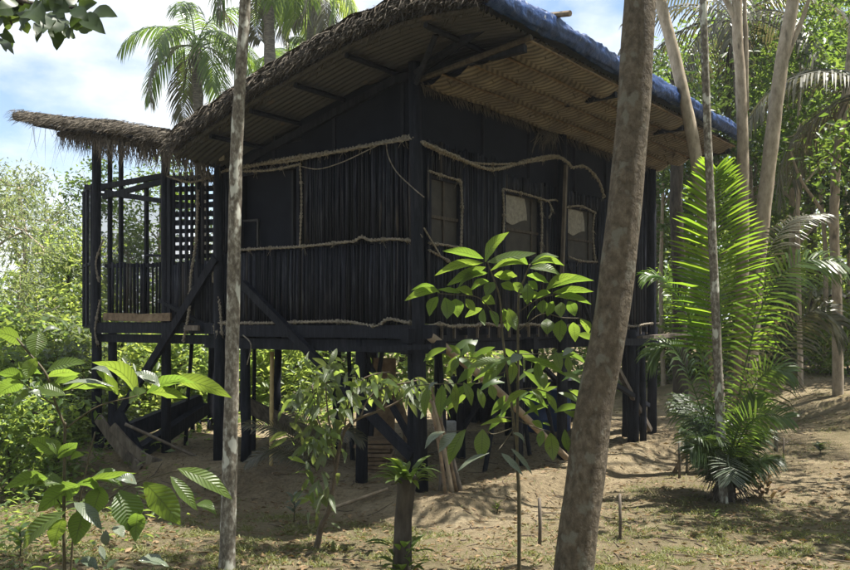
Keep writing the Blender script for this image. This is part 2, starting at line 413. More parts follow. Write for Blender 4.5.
# ------------------------------------------------------------------ the stilt house
house = thing('stilt_house', H(1, 1, -2.1), 'black charred wooden house on stilts with rope trim and a blue tarp roof edge', 'house')
def hp(mb, name, mat, parent=house, smooth=False): return mb.build(name, M[mat], parent, smooth=smooth)
def rope(pts, r, name='rope_trim', mat='rope', twist=9., parent=house):
    r *= .87
    pts = [Vector(p) for p in pts]
    q = []
    for i in range(len(pts)-1):              # Catmull-Rom
        p0 = pts[max(i-1, 0)]; p1 = pts[i]; p2 = pts[i+1]; p3 = pts[min(i+2, len(pts)-1)]
        for t in np.linspace(0, 1, max(3, int((p2-p1).length/.035)), endpoint=False):
            q.append(.5*((2*p1)+(p2-p0)*t+(2*p0-5*p1+4*p2-p3)*t*t+(3*p1-p0-3*p2+p3)*t**3))
    q.append(pts[-1])
    mb = MB()
    if twist:
        for ph in (0, math.pi):
            L = 0; w = []; rr = []
            for k, p in enumerate(q):
                if k: L += (p-q[k-1]).length
                t = (q[min(k+1, len(q)-1)]-q[max(k-1, 0)]).normalized(); a = t.orthogonal().normalized() if abs(t.z) > .9 else t.cross(Vector((0, 0, 1))).normalized()
                b = t.cross(a); th = ph+L*twist*2*math.pi/1.0
                w.append(p+(a*math.cos(th)+b*math.sin(th))*r*.6*(1+.35*noise.noise(Vector((L*2.2, 3, 7))))); rr.append(r*.52*(1+.25*noise.noise(Vector((L*3., ph, 1)))+.08*random.uniform(-1, 1)))
            mb.tube(w, rr, 5)
        L = 0; nxt = random.uniform(.15, .5)
        for k in range(1, len(q)-1):
            L += (q[k]-q[k-1]).length
            if L > nxt:
                nxt += random.uniform(.4, .9); t = (q[k+1]-q[k-1]).normalized(); a = t.orthogonal().normalized(); b = t.cross(a)
                for o in (-.011, .002, .014):
                    mb.tube([q[k]+t*o+(a*math.cos(x)+b*math.sin(x))*r*1.12 for x in np.linspace(0, 6.28, 9)], .0065, 5)
                for e in range(3):
                    d = Vector((random.uniform(-.05, .05), random.uniform(-.05, .02), -random.uniform(.03, .12))); mb.tube([q[k]-b*r*.9, q[k]-b*r+d*.5+Vector((0, -.015, 0)), q[k]-b*r+d], .0028, 4)
    else: mb.tube(q, r, 5)
    return mb.build(name, M[mat], parent, smooth=True)

# walls: stick cladding over a board core
def sticks(name, fn, a0, a1, h0, h1, holes=(), out=.03, rag=.04, step=.036):
    mb = MB(); a = a0
    while a < a1:
        r = random.choice((.011, .014, .017, .02, .024))*random.uniform(.9, 1.1); hs = [(h0-random.uniform(0, rag), h1+random.uniform(-rag, rag)*.8)]
        for (b0, b1, g0, g1) in holes:
            if b0 < a < b1: hs = [(h0-random.uniform(0, rag), g0), (g1, h1+random.uniform(-rag, rag)*.8)]
        for (g0, g1) in hs:
            if g1-g0 < .05: continue
            o = out+random.uniform(-.008, .01); la = random.uniform(-.02, .02)
            mid = (g0+g1)/2
            mb.tube([fn(a, o, g0), fn(a+la, o+random.uniform(-.006, .006), mid), fn(a+random.uniform(-.01, .01), o, g1)], [r, r*random.uniform(.9, 1.1), r*.88], 6)
        a += max(.026, r*2.05)*random.uniform(.9, 1.25)
    return hp(mb, name, 'stick', smooth=True)
fL = lambda a, o, h: H(a, -o, h)
fR = lambda a, o, h: H(-o, a, h)
OPN = (2.09, 3.34, 1.05, 2.2)
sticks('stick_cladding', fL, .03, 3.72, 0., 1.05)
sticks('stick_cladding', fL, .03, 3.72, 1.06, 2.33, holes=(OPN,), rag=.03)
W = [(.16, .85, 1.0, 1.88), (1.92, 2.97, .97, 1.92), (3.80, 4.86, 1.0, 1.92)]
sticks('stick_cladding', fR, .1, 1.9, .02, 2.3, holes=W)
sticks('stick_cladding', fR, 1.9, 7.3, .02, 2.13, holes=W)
def slab(mb, u0, u1, v0, v1, h0, h1):
    i0 = len(mb.v)
    for h in (h0, h1):
        for (u, v) in ((u0, v0), (u1, v0), (u1, v1), (u0, v1)): mb.add(H(u, v, h))
    for q in ((0, 1, 2, 3), (7, 6, 5, 4), (0, 4, 5, 1), (1, 5, 6, 2), (2, 6, 7, 3), (3, 7, 4, 0)): mb.f.append(tuple(i0+k for k in q))
mb = MB()      # front wall core, around the opening
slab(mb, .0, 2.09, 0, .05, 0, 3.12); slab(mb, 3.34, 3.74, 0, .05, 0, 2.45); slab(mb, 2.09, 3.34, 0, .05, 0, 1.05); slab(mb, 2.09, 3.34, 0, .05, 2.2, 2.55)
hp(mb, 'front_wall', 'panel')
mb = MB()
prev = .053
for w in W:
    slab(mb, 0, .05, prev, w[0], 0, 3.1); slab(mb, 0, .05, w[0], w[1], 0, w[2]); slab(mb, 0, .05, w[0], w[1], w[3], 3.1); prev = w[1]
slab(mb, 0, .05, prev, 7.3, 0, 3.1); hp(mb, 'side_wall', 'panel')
mb = MB(); slab(mb, .052, 3.74, 7.25, 7.3, 0, 2.4); slab(mb, 3.69, 3.74, .052, 7.248, 0, 2.4); hp(mb, 'rear_wall', 'inner')
mb = MB(); slab(mb, .0, 3.74, .0, 7.3, -.05, -.003); hp(mb, 'floor', 'inner')
mb = MB(); slab(mb, 2.3, 2.34, .06, 3., 0, 2.5); slab(mb, 2.34, 3.69, 1.9, 1.94, 0, 2.3); hp(mb, 'inner_partition', 'inner')
# gable panel joints
mb = MB()
for a in (.28, 1.45, 2.6): mb = MB(); mb.beam(H(a, -.012, 2.36), H(a, -.012, 3.2-.2*a), .05, .024); hp(mb, 'panel_batten', 'char')
mb = MB(); mb.beam(H(.0, -.014, 2.36), H(3.7, -.014, 2.30), .05, .028); hp(mb, 'panel_batten', 'char')
for a in (1.35, 2.6, 4.05, 5.2, 6.4): mb = MB(); mb.beam(H(-.012, a, 2.16), H(-.012, a, 3.05), .07, .024); hp(mb, 'panel_batten', 'char')
mb = MB(); slab(mb, 2.1, 3.33, .12, .14, 1.04, 2.22); hp(mb, 'opening_dark_fill', 'panel')  # dark sheet added in place of the shaded room behind the opening
# front opening with its small framed board
win = hp(MB(), 'window_opening', 'greywood') if False else None
mb = MB()
for (a, b) in ((H(2.09, -.035, 1.05), H(2.09, -.035, 2.2)), (H(3.34, -.035, 1.05), H(3.34, -.035, 2.2)), (H(2.07, -.035, 2.2), H(3.36, -.035, 2.2))): mb.beam(a, b, .05, .05)
hp(mb, 'window_frame', 'char')
mb = MB(); mb.beam(HU(250, 250, .09), HU(250, 222, .09), .26, .02, up=(.6, .8, 0)); ob = hp(mb, 'framed_board', 'panel')
mb = MB()
for (a, b) in (((242, 248), (242, 221)), ((258, 247), (258, 220)), ((241.3, 221), (258.7, 220))): mb.beam(HU(*a, .06), HU(*b, .06), .035, .03)
hp(mb, 'board_frame', 'panel_edge', ob)
# side windows
for k, (v0, v1, h0, h1) in enumerate(W):
    mb = MB(); o = .012
    for (a, b) in ((H(o, v0, h0), H(o, v0, h1)), (H(o, v1, h0), H(o, v1, h1)), (H(o, v0, h1), H(o, v1, h1)), (H(o, v0, h0), H(o, v1, h0))): mb.beam(a, b, .06, .07)
    wo = hp(mb, 'window', 'char')
    mb = MB(); slab(mb, .035, .043, v0+.03, v1-.03, h0+.03, h1-.03); hp(mb, 'pane', 'glass', wo)
    mb = MB(); hm = h0+.42*(h1-h0)
    mb.beam(H(.02, v0+.02, hm), H(.02, v1-.02, hm), .03, .04)
    if k == 0: mb.beam(H(.022, .5, h0+.03), H(.022, .5, h1-.03), .025, .03)
    else: mb.beam(H(.022, v1-.22, h0+.03), H(.022, v1-.22, h1-.03), .02, .03)
    hp(mb, 'mullion', 'bark_dark', wo)
    if k:
        mb = MB()
        a0, a1 = v0+.06, v0+.62
        def cl(s, t, a0=a0, a1=a1, h1=h1):
            return H(.012+.012*math.sin(9*s+3*t), a0+(a1-a0)*s+.07*t*(s-.3), h1-.06-.37*t-.05*math.sin(5*s)*t)
        mb.grid(cl, 10, 8); hp(mb, 'curtain', 'cloth', wo, True)
# corner post, porch posts and stilts, each one a part
def hpost(u, v, htop, hbot=None, r=.075, lean=(0, 0), name='stilt', n=9):
    p = H(u, v, 0); g = ground(p.x, p.y)-E-.15 if hbot is None else hbot
    q = [H(u+lean[0]*t, v+lean[1]*t, g+(htop-g)*t) for t in (0, .25, .5, .75, 1)]
    for p in q[1:4]: p += Vector((random.uniform(-.012, .012), random.uniform(-.012, .012), 0))
    mb = MB(); mb.tube(q, [r*1.06, r*1.0, r*.97, r*.95, r*.9], n, .14, seed=random.random()*50)
    return hp(mb, name, 'char', smooth=True)
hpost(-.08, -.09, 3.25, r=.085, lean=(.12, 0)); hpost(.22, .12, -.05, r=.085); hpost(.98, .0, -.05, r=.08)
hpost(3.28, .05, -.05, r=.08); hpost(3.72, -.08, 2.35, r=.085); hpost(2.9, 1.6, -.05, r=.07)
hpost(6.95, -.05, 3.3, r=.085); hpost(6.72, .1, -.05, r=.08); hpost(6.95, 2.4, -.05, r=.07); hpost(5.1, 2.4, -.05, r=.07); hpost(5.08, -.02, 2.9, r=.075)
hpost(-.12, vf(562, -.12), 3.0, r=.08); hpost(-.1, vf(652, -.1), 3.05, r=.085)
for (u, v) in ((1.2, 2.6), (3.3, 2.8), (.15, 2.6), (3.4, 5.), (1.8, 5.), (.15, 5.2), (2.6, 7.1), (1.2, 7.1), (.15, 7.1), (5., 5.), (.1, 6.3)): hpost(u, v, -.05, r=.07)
hpost(-.25, vf(632, -.25), -.1, r=.085)
for px in (636, 643): hpost(-.35, vf(px, -.35), -.25, r=.06, lean=(.05, .1))
for (u, v, lx, lv) in ((.6, 1.4, .3, .2), (1.7, .9, -.3, .1), (2.4, 2.2, .2, -.3), (.4, 3.4, .5, .2), (1.1, 4.2, -.4, 0), (2.9, 3.6, .3, .2), (.2, 1.7, .1, .9), (.25, 4.0, .0, -.9), (2.2, 1.2, .1, 0), (4.4, 1.2, .1, .1), (5.8, .9, -.2, 0)):
    hpost(u, v, -.08, r=.035, lean=(lx, lv), name='prop')
for a, b in (((.2, 2.6, -.3), (1.2, 2.6, -1.7)), ((3.3, 2.8, -.35), (2.2, 2.7, -1.9)), ((.15, 2.7, -.35), (.15, 5.1, -1.6)), ((1., .05, -.4), (.3, .2, -1.5))):
    mb = MB(); mb.beam(H(*a), H(*b), .08, .06); hp(mb, 'brace', 'char')
# floor beams
def hbeam(a, b, w, h, name='floor_beam', mat='char', up=None):
    mb = MB(); mb.beam(a, b, w, h, up=up, jit=.06); return hp(mb, name, mat)
hbeam(H(-.25, -.06, -.10), H(3.75, -.06, -.10), .1, .17); hbeam(H(-.32, .02, -.285), H(4.1, .02, -.285), .14, .16)
hbeam(H(3.6, -.05, -.07), H(7.1, -.05, -.07), .09, .17); hbeam(H(3.6, .03, -.24), H(7.05, .03, -.24), .12, .14)
hbeam(H(.02, -.3, -.14), H(.02, 7.5, -.14), .12, .17); hbeam(H(.06, -.25, -.31), H(.06, 7.6, -.31), .12, .13)
for v in (2.5, 5., 7.2): hbeam(H(-.2, v, -.29), H(7., v, -.29), .12, .16)
for k in range(16):
    hbeam(H(-.16-.02*random.random(), .35+k*.45, -.10), H(3.7, .35+k*.45, -.10), .06, .09, 'joist')
mb = MB()   # pale batten-ends along the side wall's foot
for k in range(26):
    v = .3+k*.27; mb = MB(); mb.beam(H(-.1, v, -.03-.16), H(-.1, v, .0), .035, .02); hp(mb, 'foot_batten', 'greywood')
hbeam(HU(430, 347, -.3), HU(330, 350, -.3), .06, .06)
# braces
for a, b, vv, w in (((243, 284), (412, 457), -.14, .13), ((216, 258), (96, 452), -.16, .12), ((160, 300), (225, 335), -.05, .06)):
    hbeam(HU(*a, vv), HU(*b, vv), w, .07, 'brace', up=(.6, .8, .2))
hbeam(HV(605, 345, -.3), HV(650, 430, -.3), .08, .07, 'brace', 'greywood'); hbeam(HV(600, 375, -.5), HV(648, 405, -.2), .08, .07, 'brace')
hbeam(HV(566, 165, -.2), HV(562, 275, -.22), .05, .05, 'brace', 'greywood'); hbeam(HV(567, 262, -.2), HV(600, 345, -.15), .05, .05, 'brace')
hbeam(HV(615, 342, -.45), HV(658, 342, -.45), .1, .12); hbeam(HV(640, 338, -.4), HV(690, 334, -.3), .1, .07, 'floor_beam', 'greywood')
# rope trim
rope([HU(226, 170, -.08), HU(250, 166, -.1), HU(290, 158, -.1), HU(340, 151, -.1), HU(388, 141, -.1), HU(414, 136, -.13)], .036)
rope([HU(240, 166, -.07), HU(290, 161, -.09), HU(350, 149, -.12), HU(414, 138, -.15)], .026)
rope([HU(244, 171, -.06), HU(270, 170, -.08), HU(301, 164, -.06)], .026)
rope([HU(300, 166, -.09), HU(318, 169, -.1), HU(340, 163, -.1), HU(362, 153, -.12), HU(386, 141, -.13)], .009, twist=0)
rope([HU(238, 250, -.08), HU(270, 248, -.07), HU(300, 246.5, -.07), HU(345, 242, -.07), HU(354, 241, -.09), HU(362, 236.5, -.09), HU(370, 240, -.08), HU(395, 239, -.07), HU(420, 242, -.07)], .028)
rope([HU(300, 165, -.06), HU(301.5, 200, -.08), HU(300, 246, -.07)], .02)
rope([HU(214, 326, -.09), HU(222, 323, -.12), HU(260, 323, -.08), HU(300, 322, -.09), HU(345, 321.5, -.08), HU(375, 326, -.1), HU(388, 319, -.12), HU(405, 322, -.1), HU(421, 324, -.12)], .03)
rope([HU(386, 140, -.12), HU(388, 155, -.13), HU(396, 171, -.14), HU(411, 186, -.17), HU(424, 197, -.2)], .009, twist=0)
rope([HU(424, 228, -.2), HV(433, 243, -.1), HV(440, 255, -.1)], .012, twist=0)
rope([HV(422, 142, -.14), HV(450, 154, -.13), HV(480, 167, -.1), HV(500, 168.5, -.1), HV(530, 160, -.16), HV(553, 156, -.22), HV(566, 161, -.25), HV(572, 168, -.25)], .034)
rope([HV(424, 145, -.11), HV(460, 160, -.1), HV(490, 164, -.1), HV(520, 163, -.14), HV(556, 158, -.2)], .022)
rope([HV(572, 168, -.25), HV(585, 167, -.22), HV(598, 180, -.18), HV(604, 197, -.12)], .03, twist=4)
for pts in ([(429, 171), (444, 176), (461, 181)], [(461, 181), (462, 210), (461, 246)], [(429, 243), (445, 245), (462, 248)], [(429, 250), (440, 256), (450, 262)],
            [(503, 189), (525, 194), (548, 201)], [(503, 190), (504, 215), (503, 240)], [(541, 201), (542, 225), (541, 256)],
            [(548, 200), (552, 210), (549, 218)], [(545, 201), (556, 200), (560, 205)],
            [(564, 208), (580, 206), (596, 213)], [(595, 212), (593, 230), (595, 262)], [(569, 257), (582, 261), (597, 262)]):
    rope([HV(x, y, -.07) for x, y in pts], .023)
rope([HV(428+i*11.5, 325+random.uniform(-1.6, 1.6), -.13) for i in range(21)], .028)
rope([HU(417, 200, -.1), HU(418, 225, -.1), HU(420, 241, -.1)], .018)
# roof
RU = [(-1.65, 3.58), (-.6, 3.66), (.35, 3.55), (2.18, 3.10), (2.88, 2.90), (3.4, 2.72), (3.66, 2.60)]
def prof(tab, u):
    for (a, x), (b, y) in zip(tab, tab[1:]):
        if u <= b: return x+(y-x)*max(0, (u-a))/(b-a)
    return tab[-1][1]
mb = MB()
mb.grid(lambda s, t: (lambda u, v: H(u, v, prof(RU, u)-.03+.05*nz(u, v, 0, 1.5)))(-1.65+5.31*s, -1.0+8.3*t), 40, 60)
roof = hp(mb, 'roof', 'tarptop', smooth=True)
mb = MB()    # corrugated sheets, ridges running down the slope
mb.grid(lambda s, t: (lambda u, v: H(u, v, prof(RU, u)-.27+.021*math.sin(v*2*math.pi/.1)))(-1.5+5.1*s, -.98+8.2*t), 14, 480)
hp(mb, 'corrugated_sheet', 'tin', roof, True)
for u in (-.75, .42, 1.28, 2.1, 2.9):
    mb = MB(); mb.tube([H(u+.02*math.sin(q), -.9+8.1*q, prof(RU, u)-.325) for q in (0, .1, .3, .6, 1)], .036, 7, .15); hp(mb, 'purlin', 'char', roof)
for v in (-.95, -.02, 2.4, 4.9, 7.2):
    for (a, b) in ((-1.5, .35), (.35, 2.9), (2.9, 3.6)):
        mb = MB(); mb.beam(H(a, v, prof(RU, a)-.44), H(b, v, prof(RU, b)-.44), .08, .1)
        if v > -.5: hp(mb, 'rafter', 'char', roof)
mb = MB(); mb.tube([H(0, -.05, 3.03), H(-.8, -.07, 3.13), H(-1.62, -.09, 3.23)], .035, 7, .1); hp(mb, 'mat_pole', 'bark_dark', roof)
mb = MB(); mb.tube([H(.02, -.1, 3.1), H(-1.2, -.3, 3.42)], .05, 7, .1); mb.tube([H(.02, -.1, 2.95), H(-.6, -.5, 3.36)], .035, 7, .1); hp(mb, 'knee_brace', 'char', roof)
# woven mats under the side eave
bt = [0, -.36, -.76, -1.14, -1.56]
for i in range(4):
    u0, u1 = bt[i], bt[i+1]
    mb = MB()
    def mt(s, t, u0=u0, u1=u1):
        u = u0+(u1-u0)*s; v = -.03+7.3*t
        return H(u, v, 3.0+.15*(-u)/1.0-.085*math.sin(math.pi*s)*(1+.6*nz(v, i, 0, 1.2))+.02*nz(u*3, v, 1, 2.)+.09*sstep(.0, -1.6, u)*0+(.0 if i else -.03*abs(nz(v, 2, 0, 2.5))*(1-s)))
    mb.grid(mt, 8, 150); hp(mb, 'woven_mat', 'mat', roof, True)
    mb = MB(); mb.tube([H(u1, v, 3.0-.15*u1-.012+.015*nz(v, u1, 0, 2)) for v in np.linspace(-.05, 7.3, 24)], .016, 6); hp(mb, 'mat_batten', 'brownwood', roof)
mb = MB()
for k in range(620):
    v = random.uniform(-.05, 7.3); L = random.uniform(.06, .2); a = random.uniform(-.6, .6)
    p = H(random.uniform(-.06, .01), v, 3.0+random.uniform(-.03, .03))
    d = Vector((.607*a+.25, .794*a-.2, -.75)).normalized()*L
    mb.strip([p, p+d*.5, p+d+Vector((0, 0, -.02))], random.uniform(.015, .035), Vector((.607, .794, 0)))
for k in range(500):
    v = random.uniform(-.05, 7.3); p = H(-1.6, v, 3.25); d = Vector((-.3*.804, .3*.594, 0))+Vector((0, 0, -.12))
    mb.strip([p, p+d*random.uniform(.4, 1), ], random.uniform(.01, .02), Vector((.607, .794, 0)))
for k in range(70):   # loose bunch by the side post
    p = HV(552+random.uniform(-14, 10), 132+random.uniform(-3, 4), -.1); d = Vector((random.uniform(-.25, .15), random.uniform(-.1, .1), -random.uniform(.1, .35)))
    mb.strip([p, p+d*.5, p+d+Vector((0, 0, -.05))], .018, Vector((.6, .8, 0)))
for k in range(520):  # loose leaf ends on the mats' underside
    u = -random.uniform(.05, 1.5); v = random.uniform(0, 7.2); p = H(u, v, 3.0-.15*u-.05); a = random.uniform(0, 6.28); L = random.uniform(.06, .17)
    d = Vector((math.cos(a), math.sin(a), -random.uniform(.1, .7))).normalized()*L
    mb.strip([p, p+d*.5, p+d+Vector((0, 0, -.03))], random.uniform(.012, .028), Vector((-math.sin(a), math.cos(a), .2)).normalized())
ob = mb.build('mat_fringe', M['mat'], roof)
# blue tarp rolled over the eave
mb = MB(); K = 320; nn_ = 18
pts = []
for k in range(K+1):
    v = -1.08+8.5*k/K
    ring = []
    for j in range(nn_+1):
        th = -.6+math.pi*1.45*j/nn_
        r = .095*(1+.4*noise.noise(Vector((v*1.7, th*1.5, 0)))+.3*abs(noise.noise(Vector((v*5, th*2.2, 4))))+.22*abs(noise.noise(Vector((v*13, th*4, 9)))))
        ring.append(H(-1.66-math.sin(th)*r*.8, v, 3.44+math.cos(th)*r*1.15+.03*nz(v, 0, 0, .8)))
    pts.append(ring)
mb.grid(lambda s, t: pts[round(s*K)][round(t*nn_)], K, nn_)
hp(mb, 'blue_tarp', 'tarp', roof, True)
mb = MB()
mb.tube([H(-1.62, .35, 3.60), H(-1.9, .30, 3.55)], .035, 7); hp(mb, 'pole_end', 'lightwood', roof)
# thatch along the front edge
def thatch_edge(u0, u1, tab, v0, parent, name, n, dlen=(.25, .5), hang=.5, skew=-.3, thick=.24, roll=.1):
    mb = MB()
    mb.tube([H(u0+(u1-u0)*t, v0+.05, prof(tab, u0+(u1-u0)*t)-.11+.03*nz(t*9, 1, 2)) for t in np.linspace(0, 1, 40)], roll, 9, .35)
    for k in range(n):
        u = random.uniform(min(u0, u1), max(u0, u1)); v = v0+random.uniform(-.15, .2); h = prof(tab, u)+random.uniform(-thick, .0)+.02
        L = random.uniform(*dlen)
        d = (H(skew+random.uniform(-.45, .45), -.55-random.uniform(0, .5), -hang*random.uniform(.2, 1.4))-H(0, 0, 0)).normalized()*L
        p = H(u, v+.08, h)
        mb.strip([p, p+d*.5, p+d+Vector((0, 0, -.25*L*hang))], random.uniform(.005, .014), Vector((.804*random.uniform(-1, 1), -.594*random.uniform(-1, 1), random.uniform(-.6, .6))).normalized())
    return mb.build(name, M['thatch'], parent)
thatch_edge(-1.55, 3.62, RU, -1.02, roof, 'thatch_edge', 9000, (.1, .26), .6, thick=.22, roll=.065)
mb = MB()   # thatch over the slope just behind the edge
mb.grid(lambda s, t: (lambda u, v: H(u, v, prof(RU, u)+.05*math.sin(t*3.14)+.05*nz(u*2, v*4, 0, 2)))(-1.5+5.15*s, -1.1+.9*t), 80, 12); hp(mb, 'thatch_ridge', 'thatch', roof, True)
# porch roof, sloping the other way
PU = [(3.7, 2.63), (4.04, 2.84), (5.15, 3.12), (6.6, 3.40), (8.4, 3.78)]
mb = MB(); mb.grid(lambda s, t: (lambda u, v: H(u, v, prof(PU, u)+.03*nz(u, v, 0, 2)))(3.66+4.74*s, -.7+4.*t), 24, 16); proof = hp(mb, 'porch_roof', 'tarptop', smooth=True)
mb = MB(); mb.grid(lambda s, t: (lambda u, v: H(u, v, prof(PU, u)-.14+.02*nz(u*3, v*3, 5, 2)))(3.7+4.66*s, -.66+3.9*t), 24, 16); hp(mb, 'thatch_layer', 'thatch', proof)
thatch_edge(3.7, 8.38, PU, -.76, proof, 'thatch_edge', 4200, (.08, .19), .45, .05, .2, .075)
thatch_edge(3.75, 7.3, [(a, b-.13) for a, b in PU], -.5, proof, 'thatch_edge', 1700, (.12, .24), .7, .0, .16, .07)
mb = MB()   # long hanging strands
for k in range(620):
    u = 3.6+3.7*random.random()**1.0; h = prof(PU, u)-.3; L = random.uniform(.12, .38)*(1.1 if u < 6.6 else .8); a = random.uniform(-.7, .7)
    p = H(u, -.45+random.uniform(-.2, .35), h); d = Vector((.8*a*.6, -.5*a*.6, -1)).normalized()*L
    mb.strip([p, p+d*.55, p+d+Vector((.804*a*.12, -.594*a*.12, -.02))], random.uniform(.012, .03), Vector((.8, -.55, .2)))
hp(mb, 'hanging_thatch', 'thatch', proof); mb = MB()
for k in range(26):
    u = random.uniform(6.3, 8.2); p = H(u, -.6+random.uniform(-.1, .4), prof(PU, u)-.2); a = random.uniform(-.3, .3)
    d = Vector((a*.4, 0, -random.uniform(.2, .7)))
    mb.strip([p, p+d*.5, p+d+Vector((a*.3, 0, 0))], .01, Vector((.8, -.6, 0)))
hp(mb, 'hanging_thatch', 'thatch', proof)
for u in (4.2, 5.1, 6.0, 6.9, 7.8):
    mb = MB(); mb.tube([H(u, -.7, prof(PU, u)-.2), H(u, 3.2, prof(PU, u)-.2)], .04, 6); hp(mb, 'rafter', 'char', proof)
mb = MB(); mb.tube([H(u, -.02, prof(PU, u)-.28) for u in (3.7, 5.15, 6.6, 8.2)], .05, 7, .1); hp(mb, 'rafter', 'char', proof)
mb = MB(); slab(mb, 3.2, 4.05, .8, 3.5, 2.46, 2.5); hp(mb, 'valley_gutter', 'tin', proof)
mb = MB(); mb.beam(HU(219, 160, -.35), HU(224, 157, -.35), .001, .09) if False else mb.beam(HU(219.5, 158.6, -.3), HU(224.5, 157.6, -.3), .02, .075); hp(mb, 'wall_lamp', 'cloth')
# porch
porch = house
def hb(name, pts, w=.06, h=.06, mat='char', v=0.):
    mb = MB()
    for a, b in pts: mb.beam(HU(*a, v), HU(*b, v), w, h, jit=.05)
    return hp(mb, name, mat)
mb = MB(); slab(mb, 3.745, 7.05, -.04, 2.5, -.02, .03); hp(mb, 'porch_deck', 'char')
for a, b in (((101, 187), (167, 175)), ((106, 192), (168, 202)), ((86, 187), (104, 189)), ((104, 197), (168, 180))): hb('porch_beam', [(a, b)], .07, .08)
for x, y0, y1 in ((110, 142, 316), (121, 142, 268), (146.5, 180, 314)): hb('porch_post', [((x, y0), (x, y1))], .055, .06, v=.03)
hb('porch_rail', [((106, 266), (165, 265))], .05, .06); hb('porch_rail', [((147, 255), (165, 256))], .04, .04)
mb = MB(); x = 113
while x < 164:
    mb.tube([HU(x, 264-random.uniform(0, 2), -.03), HU(x+random.uniform(-1.2, 1.2), 314, -.03)], random.uniform(.018, .03), 6); x += random.uniform(2.6, 4.4)
hp(mb, 'railing', 'stick', smooth=True)
for (a, b) in (((104, 316.5), (138, 317.5)), ((138, 318), (171, 317))):
    mb = MB(); mb.beam(HU(*a, -.11), HU(*b, -.11), .03, .13, jit=.08); hp(mb, 'deck_board', 'brownwood')
hbeam(HU(185, 328, -.16), HU(199, 328, -.16), .04, .08, 'deck_board', 'greywood')
mb = MB()   # rear railing, a second see-through layer
for k in range(24): mb.tube([H(3.9+k*.13, 2.4, .03), H(3.9+k*.13+random.uniform(-.03, .03), 2.4, .75)], .018, 5)
mb.beam(H(3.8, 2.4, .78), H(7, 2.4, .78), .05, .05); hp(mb, 'rear_railing', 'char')
hbeam(H(3.8, 2.4, 2.3), H(7, 2.4, 2.35), .08, .08, 'porch_beam')
# lattice screen
mb = MB(); h = 1.0
y = 181
for k in range(12):
    yy = 181+k*8.4; mb.beam(HU(172, yy, .02), HU(223, yy-1.5+.02*k, .02), .02, .085 if k % 3 else .07)
hp(mb, 'lattice', 'char')
mb = MB(); x = 174
while x < 223:
    if random.random() < .9: mb.tube([HU(x, 175+random.uniform(-3, 3), -.01), HU(x+random.uniform(-1, 1), 322, -.01)], random.uniform(.025, .036), 6)
    x += random.uniform(4.4, 6.6)
hp(mb, 'lattice', 'stick', smooth=True)
mb = MB(); x = 173
while x < 224:
    mb.tube([HU(x, 262+random.uniform(-3, 3), -.03), HU(x+random.uniform(-.6, .6), 324, -.03)], random.uniform(.022, .032), 6); x += 2.5
hp(mb, 'stick_cladding', 'stick', smooth=True)
hb('lattice_frame', [((170, 176), (170, 322)), ((198, 176), (198, 322)), ((172, 178), (223, 177)), ((216, 176), (216, 322))], .07, .06, v=-.04)
rope([HU(198, 190, -.1), HU(196, 240, -.12), HU(191, 275, -.14), HU(189, 310, -.16), HU(183, 342, -.14)], .03)
rope([HU(216, 256, -.12), HU(213, 275, -.12), HU(219, 300, -.12), HU(222, 335, -.12)], .028)
rope([HU(100, 300, -.14), HU(95, 330, -.14), HU(98, 345, -.1)], .025); rope([HU(103, 240, -.12), HU(96, 262, -.14), HU(99, 282, -.14)], .022)
rope([HU(168, 176, -.08), HU(190, 182, -.1), HU(212, 176, -.1), HU(226, 170, -.1)], .025)
rope([HU(214, 326, -.1), HU(216, 345, -.12), HU(217, 330, -.14)], .02)
rope([HU(243, 335, -.12), HU(251, 345, -.12), HU(247, 365, -.12)], .011, twist=0)
# insect screen bay standing out at the porch's end
mb = MB()
for (a, b) in ((H(7.02, -.1, .0), H(7.02, -.1, 2.4)), (H(7.75, .2, -.05), H(7.75, .2, 2.4)), (H(7.4, .05, -.05), H(7.4, .05, 2.4)), (H(7.0, -.1, 2.4), H(7.77, .22, 2.4)), (H(7.0, -.1, -.05), H(7.77, .22, -.05)), (H(7.0, -.1, 1.05), H(7.77, .22, 1.05)), (H(7.75, .2, 2.38), H(7.5, 2.3, 2.38)), (H(7.75, .2, 0), H(7.5, 2.3, 0))): mb.beam(a, b, .045, .05)
so = hp(mb, 'screen_frame', 'char')
mb = MB(); mb.f.append(tuple(mb.add(p) for p in (H(7.03, -.08, .0), H(7.74, .2, -.03), H(7.74, .2, 2.38), H(7.03, -.08, 2.38))))
mb.f.append(tuple(mb.add(p) for p in (H(7.75, .23, .0), H(7.5, 2.3, 0), H(7.5, 2.3, 2.36), H(7.75, .23, 2.36)))); hp(mb, 'insect_screen', 'screen', so)

# ------------------------------------------------------------------ timber and clutter under and beside the house
def gz(p, dz=0.): return Vector((p.x, p.y, ground(p.x, p.y)+dz))
def plank(name, a, b, w, h, mat, label, cat, group=None, up=None, bow=0.):
    a = Vector(a); b = Vector(b); mb = MB()
    if bow:
        pts = [a.lerp(b, t)+Vector((0, 0, -bow*math.sin(math.pi*t))) for t in np.linspace(0, 1, 7)]
        for p, q in zip(pts, pts[1:]): mb.beam(p, q+(q-p)*.02, w, h, up)
    else: mb.beam(a, b, w, h, up, .08)
    return tag(mb.build(name, M[mat], loc=a), label, cat, group)
def pole(name, a, b, r, mat, label, cat, group=None, n=9, bend=.0):
    a = Vector(a); b = Vector(b); mb = MB()
    pts = [a.lerp(b, t)+Vector((bend*math.sin(t*3.14), 0, bend*.5*math.sin(t*5))) for t in np.linspace(0, 1, 9)]
    mb.tube(pts, [r*(1.05-.15*t) for t in np.linspace(0, 1, 9)], n, .12)
    return tag(mb.build(name, M[mat], loc=a, smooth=True), label, cat, group)
mb = MB(); p = P(271, 478, 12.3); q = P(272, 352, 12.5); p.z = ground(p.x, p.y)-.05
